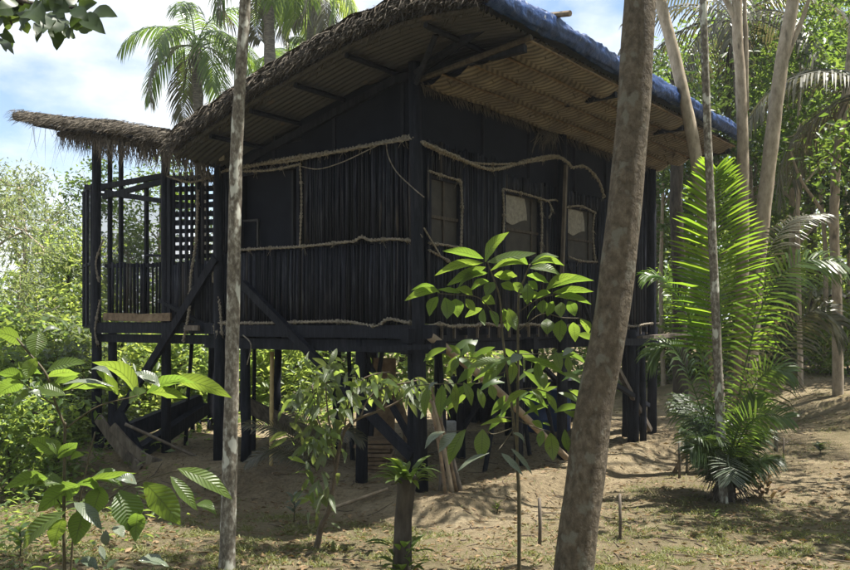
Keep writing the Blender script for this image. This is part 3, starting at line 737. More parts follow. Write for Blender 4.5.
pts = []; rr = []
for t in np.linspace(0, 1, 25): pts.append(p.lerp(q, t)); rr.append(.03*(1.16 if (round(t*24) % 4 == 0) else 1))
mb.tube(pts, rr, 10); tag(mb.build('bamboo_pole', M['bamboo'], loc=p, smooth=True), 'yellow bamboo pole standing upright under the front floor beam', 'pole')
pole('timber_pole', P(430, 336, 10.4), P(566, 456, 12.8), .055, 'lightwood', 'long pale wooden pole leaning diagonally from the house corner down to the soil', 'pole', bend=.05)
plank('floor_plank', P(240, 402, 14.2), P(345, 452, 13.6), .05, .33, 'greywood', 'wide grey plank leaning behind the bamboo pole under the house', 'plank', up=(0, -.5, .8))
plank('fallen_beam', P(112, 438, 13.6), P(200, 402, 15.), .2, .26, 'char', 'thick black fallen beam slanting up beneath the porch, upper of two', 'beam', 'fallen black beams')
plank('fallen_beam', P(140, 452, 13.4), P(205, 408, 14.9), .18, .2, 'char', 'thick black fallen beam slanting up beneath the porch, lower of two', 'beam', 'fallen black beams')
plank('broken_plank', P(98, 418, 13.4), P(140, 470, 13.), .05, .16, 'greywood', 'short grey broken plank leaning against the porch corner posts', 'plank', 'broken planks under the porch', bow=.05)
plank('broken_plank', P(112, 426, 13.2), P(172, 466, 13.), .05, .14, 'greywood', 'bowed grey broken plank sagging to the ground beneath the porch', 'plank', 'broken planks under the porch', bow=.16)
plank('broken_plank', P(118, 414, 13.5), P(146, 468, 13.2), .05, .2, 'char', 'dark broken plank standing steeply between the grey broken planks', 'plank', 'broken planks under the porch')
pole('fallen_pole', P(125, 424, 13.0), P(212, 464, 13.2), .025, 'greywood', 'thin grey pole running from the broken planks down to the right', 'pole')
rl = thing('low_rail', gz(P(203, 455, 16.5)), 'low dark rail on three thin posts behind the porch', 'rail')
for x in (193, 199, 209):
    mb = MB(); a = P(x, 462, 16.5); a.z = ground(a.x, a.y)-.1; mb.tube([a, P(x+random.uniform(-1, 1), 420, 16.5)], .045, 7, .1); mb.build('post', M['char'], rl, smooth=True)
mb = MB(); mb.beam(P(186, 421, 16.5), P(217, 420, 16.5), .06, .06); mb.build('rail', M['char'], rl)
st = thing('board_stack', gz(P(378, 480, 12.)), 'low stack of brown boards lying between two black stilts', 'boards')
for k in range(8):
    mb = MB(); c = gz(P(378, 480, 12.), .03+k*.058); d = Vector((.22*random.uniform(.8, 1.15), random.uniform(-.06, .06), 0)); e = Vector((random.uniform(-.04, .04), random.uniform(-.04, .04), 0))
    mb.beam(c-d+e, c+d+e, .5, .042, jit=.06); mb.build('board', M['brownwood'], st)
plank('upright_board', gz(P(383, 470, 12.6)), P(385, 358, 12.7), .02, .32, 'brownwood', 'tall brown board standing upright behind the board stack', 'board', up=(1, .2, 0))
for k, (x0, y0, x1, y1, mt_, lb) in enumerate(((446, 487, 428, 392, 'brownwood', 'brown stick leaning on the corner stilt, leftmost of the bundle'), (452, 487, 432, 400, 'lightwood', 'pale stick leaning on the corner stilt beside the brown sticks'),
        (457, 485, 430, 385, 'brownwood', 'longest brown stick leaning on the corner stilt'), (461, 486, 436, 410, 'greywood', 'grey stick leaning on the corner stilt, rightmost of the bundle'), (440, 489, 441, 412, 'greywood', 'grey stick standing nearly upright at the foot of the corner stilt'))):
    a = P(x0, y0, 10.1+.08*k); a.z = ground(a.x, a.y)-.03
    pole('leaning_stick', a, P(x1, y1, 10.35+.04*k), .022+.006*(k % 2), mt_, lb, 'stick', 'sticks leaning on the corner stilt', bend=.02)
pole('fallen_pole', gz(P(330, 503, 10.2), .03), gz(P(388, 490, 10.4), .06), .022, 'lightwood', 'thin pale pole lying on the earth bank beside the board stack', 'pole')
ta = gz(P(408, 466, 12.8)); pole('crooked_trunk_post', ta, P(395, 390, 12.9), .06, 'brownwood', 'crooked brown post standing behind the corner stilts', 'post', bend=.06)
# rear fence of dark posts with blue bundles before it
fn = thing('low_fence', gz(P(510, 430, 18.)), 'dark low fence of posts and boards seen beneath the house', 'fence')
for k in range(13):
    x = 455+k*9.5; a = P(x, 432, 18.); a.z = ground(a.x, a.y)-.1
    mb = MB(); mb.tube([a, P(x+random.uniform(-1, 1), 378+random.uniform(-4, 3), 18.)], random.uniform(.05, .09), 7, .1); mb.build('post', M['char'], fn, smooth=True)
mb = MB(); mb.beam(P(447, 407, 18.1), P(596, 403, 18.1), .03, .95, jit=.03); mb.build('board_panel', M['inner'], fn)
for y in (385, 402): mb = MB(); mb.beam(P(448, y+3, 17.9), P(592, y-1, 17.9), .05, .16, jit=.1); mb.build('rail', M['char'], fn)
for k, (x, w, h, lb) in enumerate(((537, .3, .75, 'blue plastic barrel under the house nearest the big trunk'), (556, .29, .8, 'blue plastic barrel under the house right of the other one'))):
    c = gz(P(x, 430, 16.6)); mb = MB()
    mb.tube([c+Vector((0, 0, z*h)) for z in (0, .04, .3, .33, .36, .64, .67, .7, .96, 1)], [w*q for q in (.9, .97, 1, 1.05, 1, 1, 1.05, 1, .97, .88)], 20)
    tag(mb.build('barrel', M['plastic'], loc=c, smooth=True), lb, 'barrel', 'blue barrels under the house')
mb = MB(); c = gz(P(448, 425, 16.)); mb.tube([c+Vector((-.25, 0, .1)), c+Vector((-.1, 0, .16)), c+Vector((.1, .02, .14)), c+Vector((.3, 0, .08))], [.06, .15, .13, .05], 12, .5)
tag(mb.build('sack', M['white'], loc=c, smooth=True), 'crumpled white sack lying beneath the house', 'sack')
# stakes in the yard
for (x, y0, y1, Y, r, lb) in ((539.5, 498, 546, None, .018, 'short weathered stake in the grass just left of the big trunk'), (620, 494, 539, None, .016, 'short weathered stake in the grass just right of the big trunk'),
        (679.5, 438, 478, None, .022, 'thin stake left of the bright palm, leftmost of its pair'), (686.5, 440, 475, None, .02, 'thin stake left of the bright palm, nearer the palm'),
        (775.5, 437, 451, None, .035, 'stubby dark stake in the yard right of the palm'), (783, 438, 466, None, .014, 'thin dark stake with twigs in the yard right of the palm'), (768.5, 465, 488, None, .014, 'thin pale stake beside the orange dry leaves at the palm foot')):
    Y = 7.
    for k in range(30):
        g = ground((x-425)/F*Y, Y); Y = .6*Y+.4*F*(E-g)/(y0*0+y1-324)
    a = P(x, y1, Y); a.z -= .06; b = P(x+random.uniform(-.8, .8), y0, Y); mb = MB()
    mb.tube([a, a.lerp(b, .5)+Vector((.006, 0, 0)), b], [r, r*.95, r*.9], 8, .2)
    if 'twigs' in lb:
        for s in (-1, 1): mb.tube([a.lerp(b, .75), a.lerp(b, .9)+Vector((s*.07, 0, .0))], .006, 5)
    tag(mb.build('stake', M['lightwood' if 'pale' in lb else 'greywood'], loc=a, smooth=True), lb, 'stake', 'stakes in the yard')
    if x in (679.5,): SY = Y
a = P(674, 470, SY+.4); a.z = ground(a.x, a.y); pole('forked_stick', a, P(697, 432, SY+.4), .03, 'brownwood', 'brown stick leaning up toward the palm behind the stake pair', 'stick')

# ------------------------------------------------------------------ plants close by, leaf by leaf
CAM = Vector((0, 0, E))
def pleaf(mb, a, b, w, Y, dj=.08, up=.7, sag=.1, wave=.02, face=.75):
    ya = Y+random.uniform(-dj, dj); yb = ya+random.uniform(-dj, dj)
    A = P(*a, ya); B = P(*b, yb)
    n = (CAM-A).normalized()*face+Vector((0, 0, up))+Vector((random.uniform(-.35, .35), random.uniform(-.35, .35), random.uniform(-.2, .2)))
    vis = max(.55, abs(n.normalized().dot((CAM-A).normalized())))**.4
    mb.leaf(A, B, w/F*Y*1.08/vis*random.uniform(.85, 1.1), n, sag*random.uniform(.2, 2.1), random.uniform(.08, .38), 9, wave*random.uniform(.3, 2.2))
def smooth_path(pts, n=6):
    pts = [Vector(p) for p in pts]; q = []
    for i in range(len(pts)-1):
        p0 = pts[max(i-1, 0)]; p1 = pts[i]; p2 = pts[i+1]; p3 = pts[min(i+2, len(pts)-1)]
        for t in np.linspace(0, 1, n, endpoint=False):
            q.append(.5*((2*p1)+(p2-p0)*t+(2*p0-5*p1+4*p2-p3)*t*t+(3*p1-p0-3*p2+p3)*t**3))
    return q+[pts[-1]]
def ground_base(px, Y):
    X = (px-425)/F*Y; return Vector((X, Y, ground(X, Y)))
# --- the sapling in front of the house corner
Y0 = 6.9
def z1(x, y): return (400+x/4.25, 220+y/4.25)
def z2(x, y): return (400+x/4.25, 340+y/4.25)
b0 = ground_base(519, Y0)
sap = thing('sapling', b0, 'slender sapling with bright green pinnate leaves before the house corner', 'sapling')
mb = MB()
st_ = smooth_path([b0+Vector((0, 0, -.05)), P(519, 500, Y0), P(517, 450, Y0), P(518, 380, Y0), P(518.5, 300, Y0), P(524, 280, Y0), P(530, 264, Y0)])
mb.tube(st_, [.017-.012*k/len(st_) for k in range(len(st_))], 8, .15)
st_ = smooth_path([P(517, 450, Y0), P(511, 400, Y0), P(503, 340, Y0), P(500, 300, Y0), P(494, 280, Y0), P(487, 261, Y0)])
mb.tube(st_, [.012-.007*k/len(st_) for k in range(len(st_))], 8, .15)
for rc in ((z1(430, 440), z1(385, 380), z1(330, 328), z1(240, 318), z1(160, 312)), (z1(430, 440), z1(500, 395), z1(570, 345), z1(650, 318), z1(720, 322)), (z1(505, 470), z1(600, 400), z1(690, 415), z1(770, 418)),
           (z2(455, 110), z2(380, 85), z2(250, 70)), (z2(455, 130), z2(330, 185), z2(200, 185), z2(60, 195)), (z2(495, 60), z2(560, 60), z2(720, 55)), (z2(490, 215), z2(560, 205), z2(640, 225)), (z2(480, 330), z2(420, 330)),
           (z2(490, 370), z2(440, 440), z2(415, 470)), (z2(490, 370), z2(400, 400), z2(350, 385), z2(200, 390)), (z2(500, 340), z2(570, 370), z2(640, 390))):
    mb.tube(smooth_path([P(x, y, Y0+.05*math.sin(i*2.)) for i, (x, y) in enumerate(rc)], 5), .0042, 5)
mb.build('stem', M['stemg'], sap, smooth=True)
L1 = [(362,178,466,50,60),(370,180,580,140,58),(355,165,178,132,40),(355,182,145,238,48),(365,200,198,280,48),(375,225,247,288,42),(385,215,545,190,42),(545,190,440,152,36),(555,185,675,158,34),(560,190,700,195,42),(550,205,685,240,38),(540,235,635,270,42),
 (380,260,300,300,42),(400,265,365,325,42),(165,300,17,345,38),(170,310,45,300,30),(160,325,125,410,46),(190,330,200,422,48),(235,335,245,415,46),(260,310,160,295,32),(310,320,235,292,36),(280,335,320,390,36),(350,330,405,358,42),(350,375,275,415,32),(355,380,360,450,32),(380,385,415,455,36),(440,375,460,475,46),(460,375,495,470,46),
 (540,270,540,360,52),(545,260,585,298,36),(480,265,520,312,40),(430,270,490,300,40),(620,300,755,232,42),(640,290,825,258,40),(650,310,825,305,42),(660,325,815,360,42),(610,340,605,400,40),(650,345,625,410,42),(685,350,685,415,44),(715,345,745,410,44),(590,310,530,335,38),(625,420,625,487,46),(685,425,680,520,48),(735,435,745,520,48),(770,420,800,485,40),(580,365,540,425,34),(640,310,570,335,40),(500,330,560,350,40),(420,245,500,240,42),(400,235,470,255,42)]
L2 = [(125,190,108,315,44),(180,190,172,318,48),(235,185,240,300,40),(330,205,352,282,44),(320,180,188,288,46),(70,190,18,272,32),(520,80,692,150,42),(500,70,335,155,34),(260,65,210,25,34),(310,60,290,20,40),(350,60,345,110,44),(250,75,220,130,40),(660,50,682,122,46),(710,70,722,135,40),(620,140,612,202,40),(540,215,455,280,42),(560,210,602,262,42),(620,225,662,302,42),(475,345,355,362,34),(560,345,602,375,38),(278,380,215,515,72),(352,380,345,495,68),(640,395,650,502,56),(605,385,594,448,40),(700,380,720,470,40),(580,90,600,190,44),(450,95,360,180,50),(430,85,300,120,50),(480,90,470,180,46),(640,365,610,355,30),(385,190,400,250,46),(270,180,300,270,42),(740,60,640,80,34)]
LG = [(190,390,105,465,40),(240,395,165,480,44),(380,480,238,566,26),(430,480,522,575,28),(470,460,562,572,26),(480,395,530,440,26),(520,65,470,100,40),(160,180,120,220,30),(740,40,690,70,30)]
mb = MB()
for a in L1:
    pleaf(mb, z1(a[0], a[1]), z1(a[2], a[3]), a[4]/4.25, Y0, face=random.choice((-.8, -.7, -.65, -.6, .6)))
for a in L2:
    pleaf(mb, z2(a[0], a[1]), z2(a[0]+(a[2]-a[0])*1.12, a[1]+(a[3]-a[1])*1.12), a[4]/4.25*.8, Y0-.1, .06, face=random.choice((-.9, -.8, .6, .7)))
mb.build('foliage', M['l_hero'], sap, smooth=True)
mb = MB()
for a in LG: pleaf(mb, z2(a[0], a[1]), z2(a[2], a[3]), a[4]/4.25, Y0-.2, .05, up=1.2)
tag(mb.build('foliage', M['l_pale'], sap, smooth=True), 'silvery leaves with the sheen of light put into their colour')  # paler copy of the sapling leaf, sheen painted in
# extra foliage deeper in the sapling, its shade put into a darker leaf colour
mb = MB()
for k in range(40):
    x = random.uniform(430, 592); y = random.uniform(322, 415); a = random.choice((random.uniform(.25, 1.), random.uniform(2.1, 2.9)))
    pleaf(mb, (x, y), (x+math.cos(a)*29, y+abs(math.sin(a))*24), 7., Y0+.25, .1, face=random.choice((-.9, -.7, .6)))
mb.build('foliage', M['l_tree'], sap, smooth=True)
# --- the near sapling, lower left
Y0 = 3.8
def z3(x, y): return (x/3.54, 310+y/3.54)
def z4(x, y): return (x/3.258, 395+y/3.258)
b0 = ground_base(66, Y0); sap2 = thing('sapling', b0, 'near sapling with large veined leaves at the lower left', 'sapling')
mb = MB()
for rc, r in (((z4(210, 900), z4(210, 570), z4(208, 400), z4(212, 110), z3(230, 410), z3(200, 340), z3(165, 230), z3(100, 150), z3(60, 100)), .0085), ((z4(225, 900), z4(235, 500), z4(270, 290), z4(310, 120)), .006),
              ((z4(245, 400), z4(320, 360), z4(440, 290), z4(580, 245)), .0045), ((z3(200, 340), z3(120, 290), z3(60, 240)), .004), ((z3(205, 300), z3(300, 260), z3(340, 250)), .003), ((z3(232, 420), z3(350, 340), z3(500, 300), z3(600, 250)), .004), ((z4(212, 380), z4(150, 290), z4(120, 280)), .003)):
    q = smooth_path([P(x, y, Y0) for x, y in rc]); mb.tube(q, [r*(1-.5*k/len(q)) for k in range(len(q))], 7, .1)
mb.build('stem', M['stemg'], sap2, smooth=True)
A = [(75,120,-40,80,58),(135,75,125,168,62),(165,215,312,185,48),(170,235,285,225,50),(90,245,65,180,46),(130,170,92,248,48),(85,245,-10,225,55),(80,252,-10,300,58),(125,285,38,348,52),(205,285,425,292,44),(490,312,325,185,72),(455,330,520,280,60),(520,295,700,262,60),(600,240,822,312,58),(530,290,665,312,56),(195,260,280,235,50),(190,510,102,458,62),(200,512,158,458,50),(205,525,275,470,46),(150,225,60,215,40),(420,300,340,215,50),(230,300,130,275,50),(250,530,300,515,40)]
B = [(155,270,10,308,52),(215,290,100,315,58),(260,290,122,382,74),(212,380,72,508,64),(205,400,172,498,48),(275,370,243,492,64),(270,285,445,255,28),(330,300,300,400,70),(390,310,418,445,92),(470,285,590,425,68),(555,265,642,378,44),(578,240,758,342,54),(640,355,705,390,32),(450,380,440,482,52),(330,320,250,290,50),(300,270,400,300,60)]
mb = MB()
for a in A: pleaf(mb, z3(a[0], a[1]), z3(a[2], a[3]), a[4]/3.54, Y0, .06, up=.8, wave=.03, face=random.choice((-1., -.9, -.8, .6)))
for a in B: pleaf(mb, z4(a[0], a[1]), z4(a[2], a[3]), a[4]/3.258, Y0-.1, .07, up=.7, wave=.03, face=random.choice((-1.1, -1., -.9, .6)))
mb.build('foliage', M['l_hero'], sap2, smooth=True)
mb = MB()
for a in ((150,80,215,70,22),(215,265,405,272,40),(565,270,475,218,38),(500,240,560,262,30),(320,210,400,240,30),(100,290,150,310,30)): pleaf(mb, z3(a[0], a[1]), z3(a[2], a[3]), a[4]/3.54, Y0-.1, .04, up=1.6)
for a in ((445,290,378,275,40),(240,350,332,440,52),(345,440,345,492,26),(325,490,340,542,18),(370,430,405,466,34),(450,540,550,560,44),(260,540,320,570,40)): pleaf(mb, z4(a[0], a[1]), z4(a[2], a[3]), a[4]/3.258, Y0-.15, .04, up=1.6)
tag(mb.build('foliage', M['l_pale'], sap2, smooth=True), 'shiny grey leaves turned to the sky')  # greyer copy of the leaf, sky sheen painted in
# dark stump with leaves at its foot
b0 = ground_base(92, 5.6); stp = thing('tree_stump', b0, 'low dark stump behind the near sapling at the lower left', 'stump')
mb = MB(); mb.tube([b0+Vector((0, 0, z)) for z in (-.1, .1, .2, .29, .32)], [.19, .17, .165, .14, .05], 16, .4); mb.build('stump', M['bark_dark'], stp, smooth=True)
mb = MB()
for k in range(34):
    a = random.uniform(0, 6.28); c = b0+Vector((math.cos(a)*.17, math.sin(a)*.17, random.uniform(.05, .36))); mb.leaf(c, c+Vector((math.cos(a)*.15, math.sin(a)*.15, random.uniform(-.12, .08))), .06, (0, 0, 1))
mb.build('sprouts', M['l_dark'], stp, smooth=True)
# --- crooked little tree with drooping leaves
Y0 = 7.9; b0 = ground_base(316, Y0)
lt = thing('small_tree', b0, 'crooked little tree with grey drooping leaves in front of the stilts', 'tree')
mb = MB()
q = smooth_path([b0+Vector((0, 0, -.06)), P(321, 527, Y0), P(329, 509, Y0), P(335, 472, Y0), P(344, 432, Y0), P(360, 418, Y0), P(384, 409, Y0), P(410, 395, Y0)])
mb.tube(q, [.038, .035, .032, .03, .028, .027, .026]+[.024-.016*k/(len(q)-7) for k in range(len(q)-7)], 9, .25)
for rc in (((335, 472), (330, 430), (326, 390), (330, 360)), ((337, 460), (318, 420), (312, 385)), ((344, 432), (350, 400), (365, 378), (390, 372)), ((360, 418), (375, 392), (420, 380))):
    mb.tube(smooth_path([P(x, y, Y0+random.uniform(-.15, .15)) for x, y in rc], 4), .008, 6)
mb.build('trunk', M['twig'], lt, smooth=True)
mb1 = MB(); mb2 = MB()
for (cx, cy, rx, ry, n) in ((328, 362, 22, 18, 36), (316, 395, 22, 25, 60), (308, 435, 20, 32, 66), (326, 430, 18, 30, 46), (316, 480, 14, 30, 36), (370, 380, 30, 12, 46), (405, 385, 25, 15, 40), (350, 395, 20, 18, 34), (425, 392, 18, 14, 24), (322, 510, 12, 22, 12)):
    for k in range(int(n*.72)):
        x = cx+random.gauss(0, .55)*rx; y = cy+random.gauss(0, .5)*ry; a = random.gauss(1.45, .7); L = random.uniform(11, 22)
        pleaf(random.choice((mb1, mb1, mb2)), (x, y), (x+math.cos(a)*L, y+math.sin(a)*L), L*.27, Y0, .3, up=.5, face=random.choice((-.8, .8)))
mb1.build('foliage', M['l_dark'], lt, smooth=True); mb2.build('foliage', M['l_bush'], lt, smooth=True)
# --- stump post sprouting leaves
Y0 = 6.7; b0 = ground_base(401, Y0)
sp_ = thing('sprouting_stump', b0, 'tall thin dark stump crowned with fresh bright sprouts', 'stump')
mb = MB(); mb.tube([b0+Vector((0, 0, -.1)), P(402, 560, Y0), P(403, 520, Y0), P(406, 490, Y0), P(407, 478, Y0), P(407, 474, Y0)], [.085, .075, .07, .08, .09, .05], 14, .4); mb.build('stump', M['bark_dark'], sp_, smooth=True)
mb = MB()
for k in range(62):
    a = random.uniform(0, 6.28); c = P(407, 476, Y0)+Vector((math.cos(a)*.07, math.sin(a)*.07, random.uniform(-.06, .07))); L = random.uniform(.12, .27)
    d = Vector((math.cos(a), math.sin(a), random.uniform(-.25, .75))).normalized()*L; mb.leaf(c, c+d, L*.24, (0, 0, 1), .12)
mb.build('sprouts', M['l_hero'], sp_, smooth=True); mb = MB()
for k in range(22):
    a = random.uniform(0, 6.28); c = P(403, random.uniform(545, 575), Y0)+Vector((math.cos(a)*.08, -abs(math.sin(a))*.08, 0)); L = random.uniform(.14, .26)
    mb.leaf(c, c+Vector((math.cos(a), math.sin(a), random.uniform(0, .6))).normalized()*L, L*.33, (0, 0, 1), .12)
mb.build('sprouts', M['l_hero'], sp_, smooth=True)
# --- little seedlings and weeds
def seedling(px, py, Y, hgt, n, mat, label, L=.1, w=.4, group='seedlings in the yard'):
    b0 = ground_base(px, Y); t = thing('seedling', b0, label, 'plant', group)
    mb = MB(); mb.tube([b0, b0+Vector((.01, 0, hgt*.5)), b0+Vector((-.01, 0, hgt))], .006, 5); mb.build('stem', M['stemg'], t, smooth=True)
    mb = MB()
    for k in range(n):
        a = k*2.4+random.uniform(-.3, .3); c = b0+Vector((0, 0, hgt*(.3+.7*k/n))); l = L*random.uniform(.7, 1.2)
        mb.leaf(c, c+Vector((math.cos(a), math.sin(a), random.uniform(.1, .7))).normalized()*l, l*w, (0, 0, 1), .12)
    mb.build('foliage', M[mat], t, smooth=True)
seedling(294, 515, 9.4, .3, 12, 'l_pale', 'small pale leaved seedling on the earth bank left of the crooked tree', .16, .33)
seedling(758, 430, 14., .35, 14, 'l_bush', 'low green seedling in the yard right of the palm', .17, .4)
seedling(715, 506, 9.6, .1, 9, 'l_bush', 'tiny weed in the grass below the palm', .09, .35)
seedling(820, 428, 13.6, .16, 22, 'l_dark', 'low dark weed tuft at the right side of the yard', .16, .4)
seedling(497, 500, 9.9, .12, 10, 'l_lime', 'tiny bright weed on the earth bank before the leaning pole', .09, .3)
seedling(205, 455, 11.5, .25, 12, 'l_bush', 'green seedling at the foot of the porch stilts', .18, .4)
seedling(150, 475, 9.5, .35, 14, 'l_bush', 'green leafy seedling in the grass left of the thin trunk', .2, .42)
seedling(60, 470, 9., .4, 16, 'l_lime', 'bright leafy seedling at the left edge behind the near sapling', .22, .42)
seedling(20, 500, 7.6, .3, 14, 'l_bush', 'green leafy weed at the far left edge of the grass', .18, .4)
seedling(455, 468, 10.9, .1, 8, 'l_lime', 'tiny bright weed by the leaning sticks', .08, .35)

# ------------------------------------------------------------------ palms
def frond(mb, pts, nrm, n, L, w, droop=.35, ang=58, fold=.15, taper=.5, mbr=None, rr=.012, start=.12, narrow=.45, jit=.12, twist=0.):
    q = smooth_path(pts, 8); m = len(q)
    (mbr or mb).tube(q, [rr*(1-.75*k/m) for k in range(m)], 5)
    nrm = Vector(nrm); dn = Vector((0, 0, -1))
    for k in range(n):
        t = start+(1-start)*(k+.5)/n; f = t*(m-1); i = min(int(f), m-2)
        p = q[i].lerp(q[i+1], f-i); tg = (q[i+1]-q[i]).normalized()
        nn2 = (nrm-tg*nrm.dot(tg)).normalized(); sd = tg.cross(nn2)
        a = R(ang)*(1-narrow*t**1.6)
        l0 = L*max(.12, math.sin(math.pi*(.10+.86*t))**.55)
        for s in (-1, 1):
            l = l0*random.uniform(1-jit, 1.06)
            d = (sd*(s*math.sin(a))+tg*math.cos(a)+nn2*(fold+random.uniform(-.12, .12))+sd*random.uniform(-.05, .05)).normalized()
            wd = d.cross(nn2).normalized()
            if wd.dot(tg) < 0: wd = -wd
            if twist: tw = twist+random.uniform(-.2, .2); wd = (wd*math.cos(tw)+nn2*math.sin(tw)).normalized()
            elif random.random() < .5: wd = (wd+nn2*.35).normalized()
            dr = droop*random.uniform(.7, 1.3)
            p1 = p+d*(l*.38)+dn*(dr*l*.06); p2 = p+d*(l*.72)+dn*(dr*l*.3); p3 = p+d*l+dn*(dr*l*.75)
            ii = len(mb.v); W2 = w/2
            for (pp, ww, vv) in ((p, .5, 0), (p1, 1, .38), (p2, .85, .72)):
                mb.add(pp-wd*W2*ww, (0, vv)); mb.add(pp+wd*W2*ww, (1, vv))
            mb.add(p3, (.5, 1))
            mb.f += [(ii, ii+1, ii+3, ii+2), (ii+2, ii+3, ii+5, ii+4), (ii+4, ii+5, ii+6)]
def palm(base, crown, label, nf, flen, mat, leafl, leafw, r=.13, seed=1, droop=.8, shag=True, nl=38, group='tall palms', spread=(-.25, .95)):
    random.seed(seed)
    t = thing('palm_tree', base, label, 'palm', group)
    mb = MB(); q = smooth_path([base+Vector((0, 0, -.2)), base.lerp(crown, .35)+Vector((.12, 0, 0)), base.lerp(crown, .75)+Vector((.06, 0, 0)), crown], 14)
    mb.tube(q, [r*(1.25-.4*k/len(q))*(1+.07*math.sin(k*2.9)) for k in range(len(q))], 10, .15); mb.build('trunk', M['bark_palm'], t, smooth=True)
    for k in range(nf):
        az = k*2.39996+random.uniform(-.2, .2); el = spread[1]+(spread[0]-spread[1])*((k+.5)/nf)**.8+random.uniform(-.1, .1)
        h = Vector((math.cos(az), math.sin(az), 0)); L = flen*random.uniform(.85, 1.1)
        pts = [crown+h*.05]; ang = el*1.25; p = crown.copy()
        for s in range(5):
            p = p+(h*math.cos(ang)+Vector((0, 0, math.sin(ang))))*(L/5); pts.append(p.copy()); ang -= droop*.42+.1
        mb = MB(); frond(mb, pts, (0, 0, 1), nl, leafl, leafw, .9, 62, -.05, rr=.025, start=.15)
        mb.build('frond', M[mat if k < nf-3 or not shag else 'l_palmgrey'], t)
    if shag:
        mb = MB()
        for k in range(40):
            a = random.uniform(0, 6.28); p = crown+Vector((math.cos(a)*.12, math.sin(a)*.12, -random.uniform(0, .4))); L = random.uniform(.5, 1.3)
            mb.strip([p, p+Vector((math.cos(a)*.25, math.sin(a)*.25, -L*.5)), p+Vector((math.cos(a)*.3, math.sin(a)*.3, -L))], .06, Vector((-math.sin(a), math.cos(a), 0)))
        mb.build('dead_skirt', M['thatch'], t)
    return t
def gbase(X, Y): return Vector((X, Y, ground(X, Y)))
c = P(196, 46, 27.); palm(gbase(c.x+.2, 27.), c, 'slim palm with feathery drooping fronds rising left behind the roof', 15, 3.0, 'l_palm', .75, .05, .17, 21, .75)
c = P(267, -45, 25.); palm(gbase(c.x+.1, 25.), c, 'taller dark trunked palm behind the roof beside the thin trunk', 15, 3.1, 'l_palm', .75, .05, .17, 22, .95)
c = P(312, -10, 29.); palm(gbase(c.x-.8, 29.), c, 'yellowish palm behind the roof right of the dark trunked palm', 12, 2.8, 'l_lime', .7, .05, .14, 23, .95)
c = P(292, 62, 31.); palm(gbase(c.x, 31.), c, 'short palm just showing above the thatch edge', 10, 2.2, 'l_palm', .6, .05, .12, 24, .6)
c = P(735, 20, 21.); palm(gbase(c.x+.4, 21.), c, 'big grey fronded palm behind the right end of the roof', 13, 3.5, 'l_palmgrey', .72, .05, .15, 25, .62, nl=34)
c = P(880, 95, 16.5); palm(gbase(c.x+.5, 16.5), c, 'palm at the right edge with one heavy frond drooping into view', 11, 3.2, 'l_palmgrey', .7, .045, .16, 26, .7, nl=38)
c = P(800, 30, 27.); palm(gbase(c.x+.4, 27.), c, 'dark palm far behind the pale trunks at the right', 10, 3.2, 'l_palm', .75, .05, .15, 27, .7, shag=False)
random.seed(77)
# --- the bright young palm in the yard
YP = 10.9; b0 = ground_base(727, YP)
yp = thing('young_palm', b0, 'young palm with one bright upright frond and arching ones in the yard', 'palm')
def yfrond(pix, depths, nrm, n, L, w, mat, **kw):
    mb = MB(); frond(mb, [P(x, y, d) for (x, y), d in zip(pix, depths)], nrm, n, L, w, **kw); mb.build('frond', M[mat], yp)
tc_ = Vector((0, -1, .25))
yfrond([(725, 470), (723, 400), (721, 320), (718, 240), (716, 168)], [10.9, 11, 11.1, 11.15, 11.2], tc_, 48, .80, .044, 'l_palmhero', droop=.12, ang=94, fold=.08, start=.40, narrow=.55, jit=.1, twist=.7)
yfrond([(728, 470), (742, 380), (765, 300), (800, 262), (840, 262)], [10.9, 10.8, 10.6, 10.5, 10.4], (-.4, -.5, .8), 46, .6, .03, 'l_palm', droop=.5, ang=76, fold=.05, narrow=.35)
yfrond([(729, 470), (745, 390), (762, 270), (790, 222), (825, 214)], [10.9, 11.0, 11.2, 11.4, 11.6], (-.5, -.4, .7), 52, .5, .028, 'l_palmgrey', droop=.5, ang=72, fold=.05)
yfrond([(728, 470), (752, 420), (785, 340), (815, 310), (840, 325)], [10.9, 10.7, 10.5, 10.3, 10.3], (-.4, -.6, .6), 52, .58, .028, 'l_palmgrey', droop=.7, ang=66)
yfrond([(723, 470), (712, 400), (690, 320), (665, 280), (645, 275)], [10.9, 11, 11.1, 11.2, 11.2], (.4, -.5, .6), 44, .42, .026, 'l_palmhero', droop=.6, ang=62)
yfrond([(723, 470), (705, 420), (682, 360), (668, 345), (650, 355)], [10.9, 10.9, 11, 11.1, 11.1], (.4, -.5, .6), 44, .48, .026, 'l_palm', droop=.7, ang=60)
yfrond([(724, 470), (718, 400), (708, 320), (700, 285), (690, 262)], [10.9, 11.2, 11.4, 11.5, 11.6], (.2, -.8, .4), 46, .5, .026, 'l_deep', droop=.4, ang=62)
yfrond([(727, 472), (738, 430), (752, 390), (770, 370), (790, 372)], [10.9, 10.6, 10.4, 10.2, 10.1], (-.3, -.7, .5), 40, .42, .024, 'l_palm', droop=.5, ang=60)
yfrond([(727, 474), (735, 450), (748, 425), (765, 415), (790, 418)], [10.9, 10.5, 10.2, 10., 9.9], (-.2, -.8, .5), 36, .38, .022, 'l_palm', droop=.35, ang=60)
yfrond([(727, 474), (730, 455), (738, 430), (752, 410), (756, 398)], [10.9, 10.5, 10.3, 10.3, 10.3], (-.1, -.9, .3), 34, .36, .022, 'l_palm', droop=.3, ang=62)
yfrond([(724, 474), (712, 455), (700, 445), (690, 450)], [10.9, 10.5, 10.3, 10.2], (.2, -.8, .5), 30, .36, .022, 'l_deep', droop=.5, ang=60)
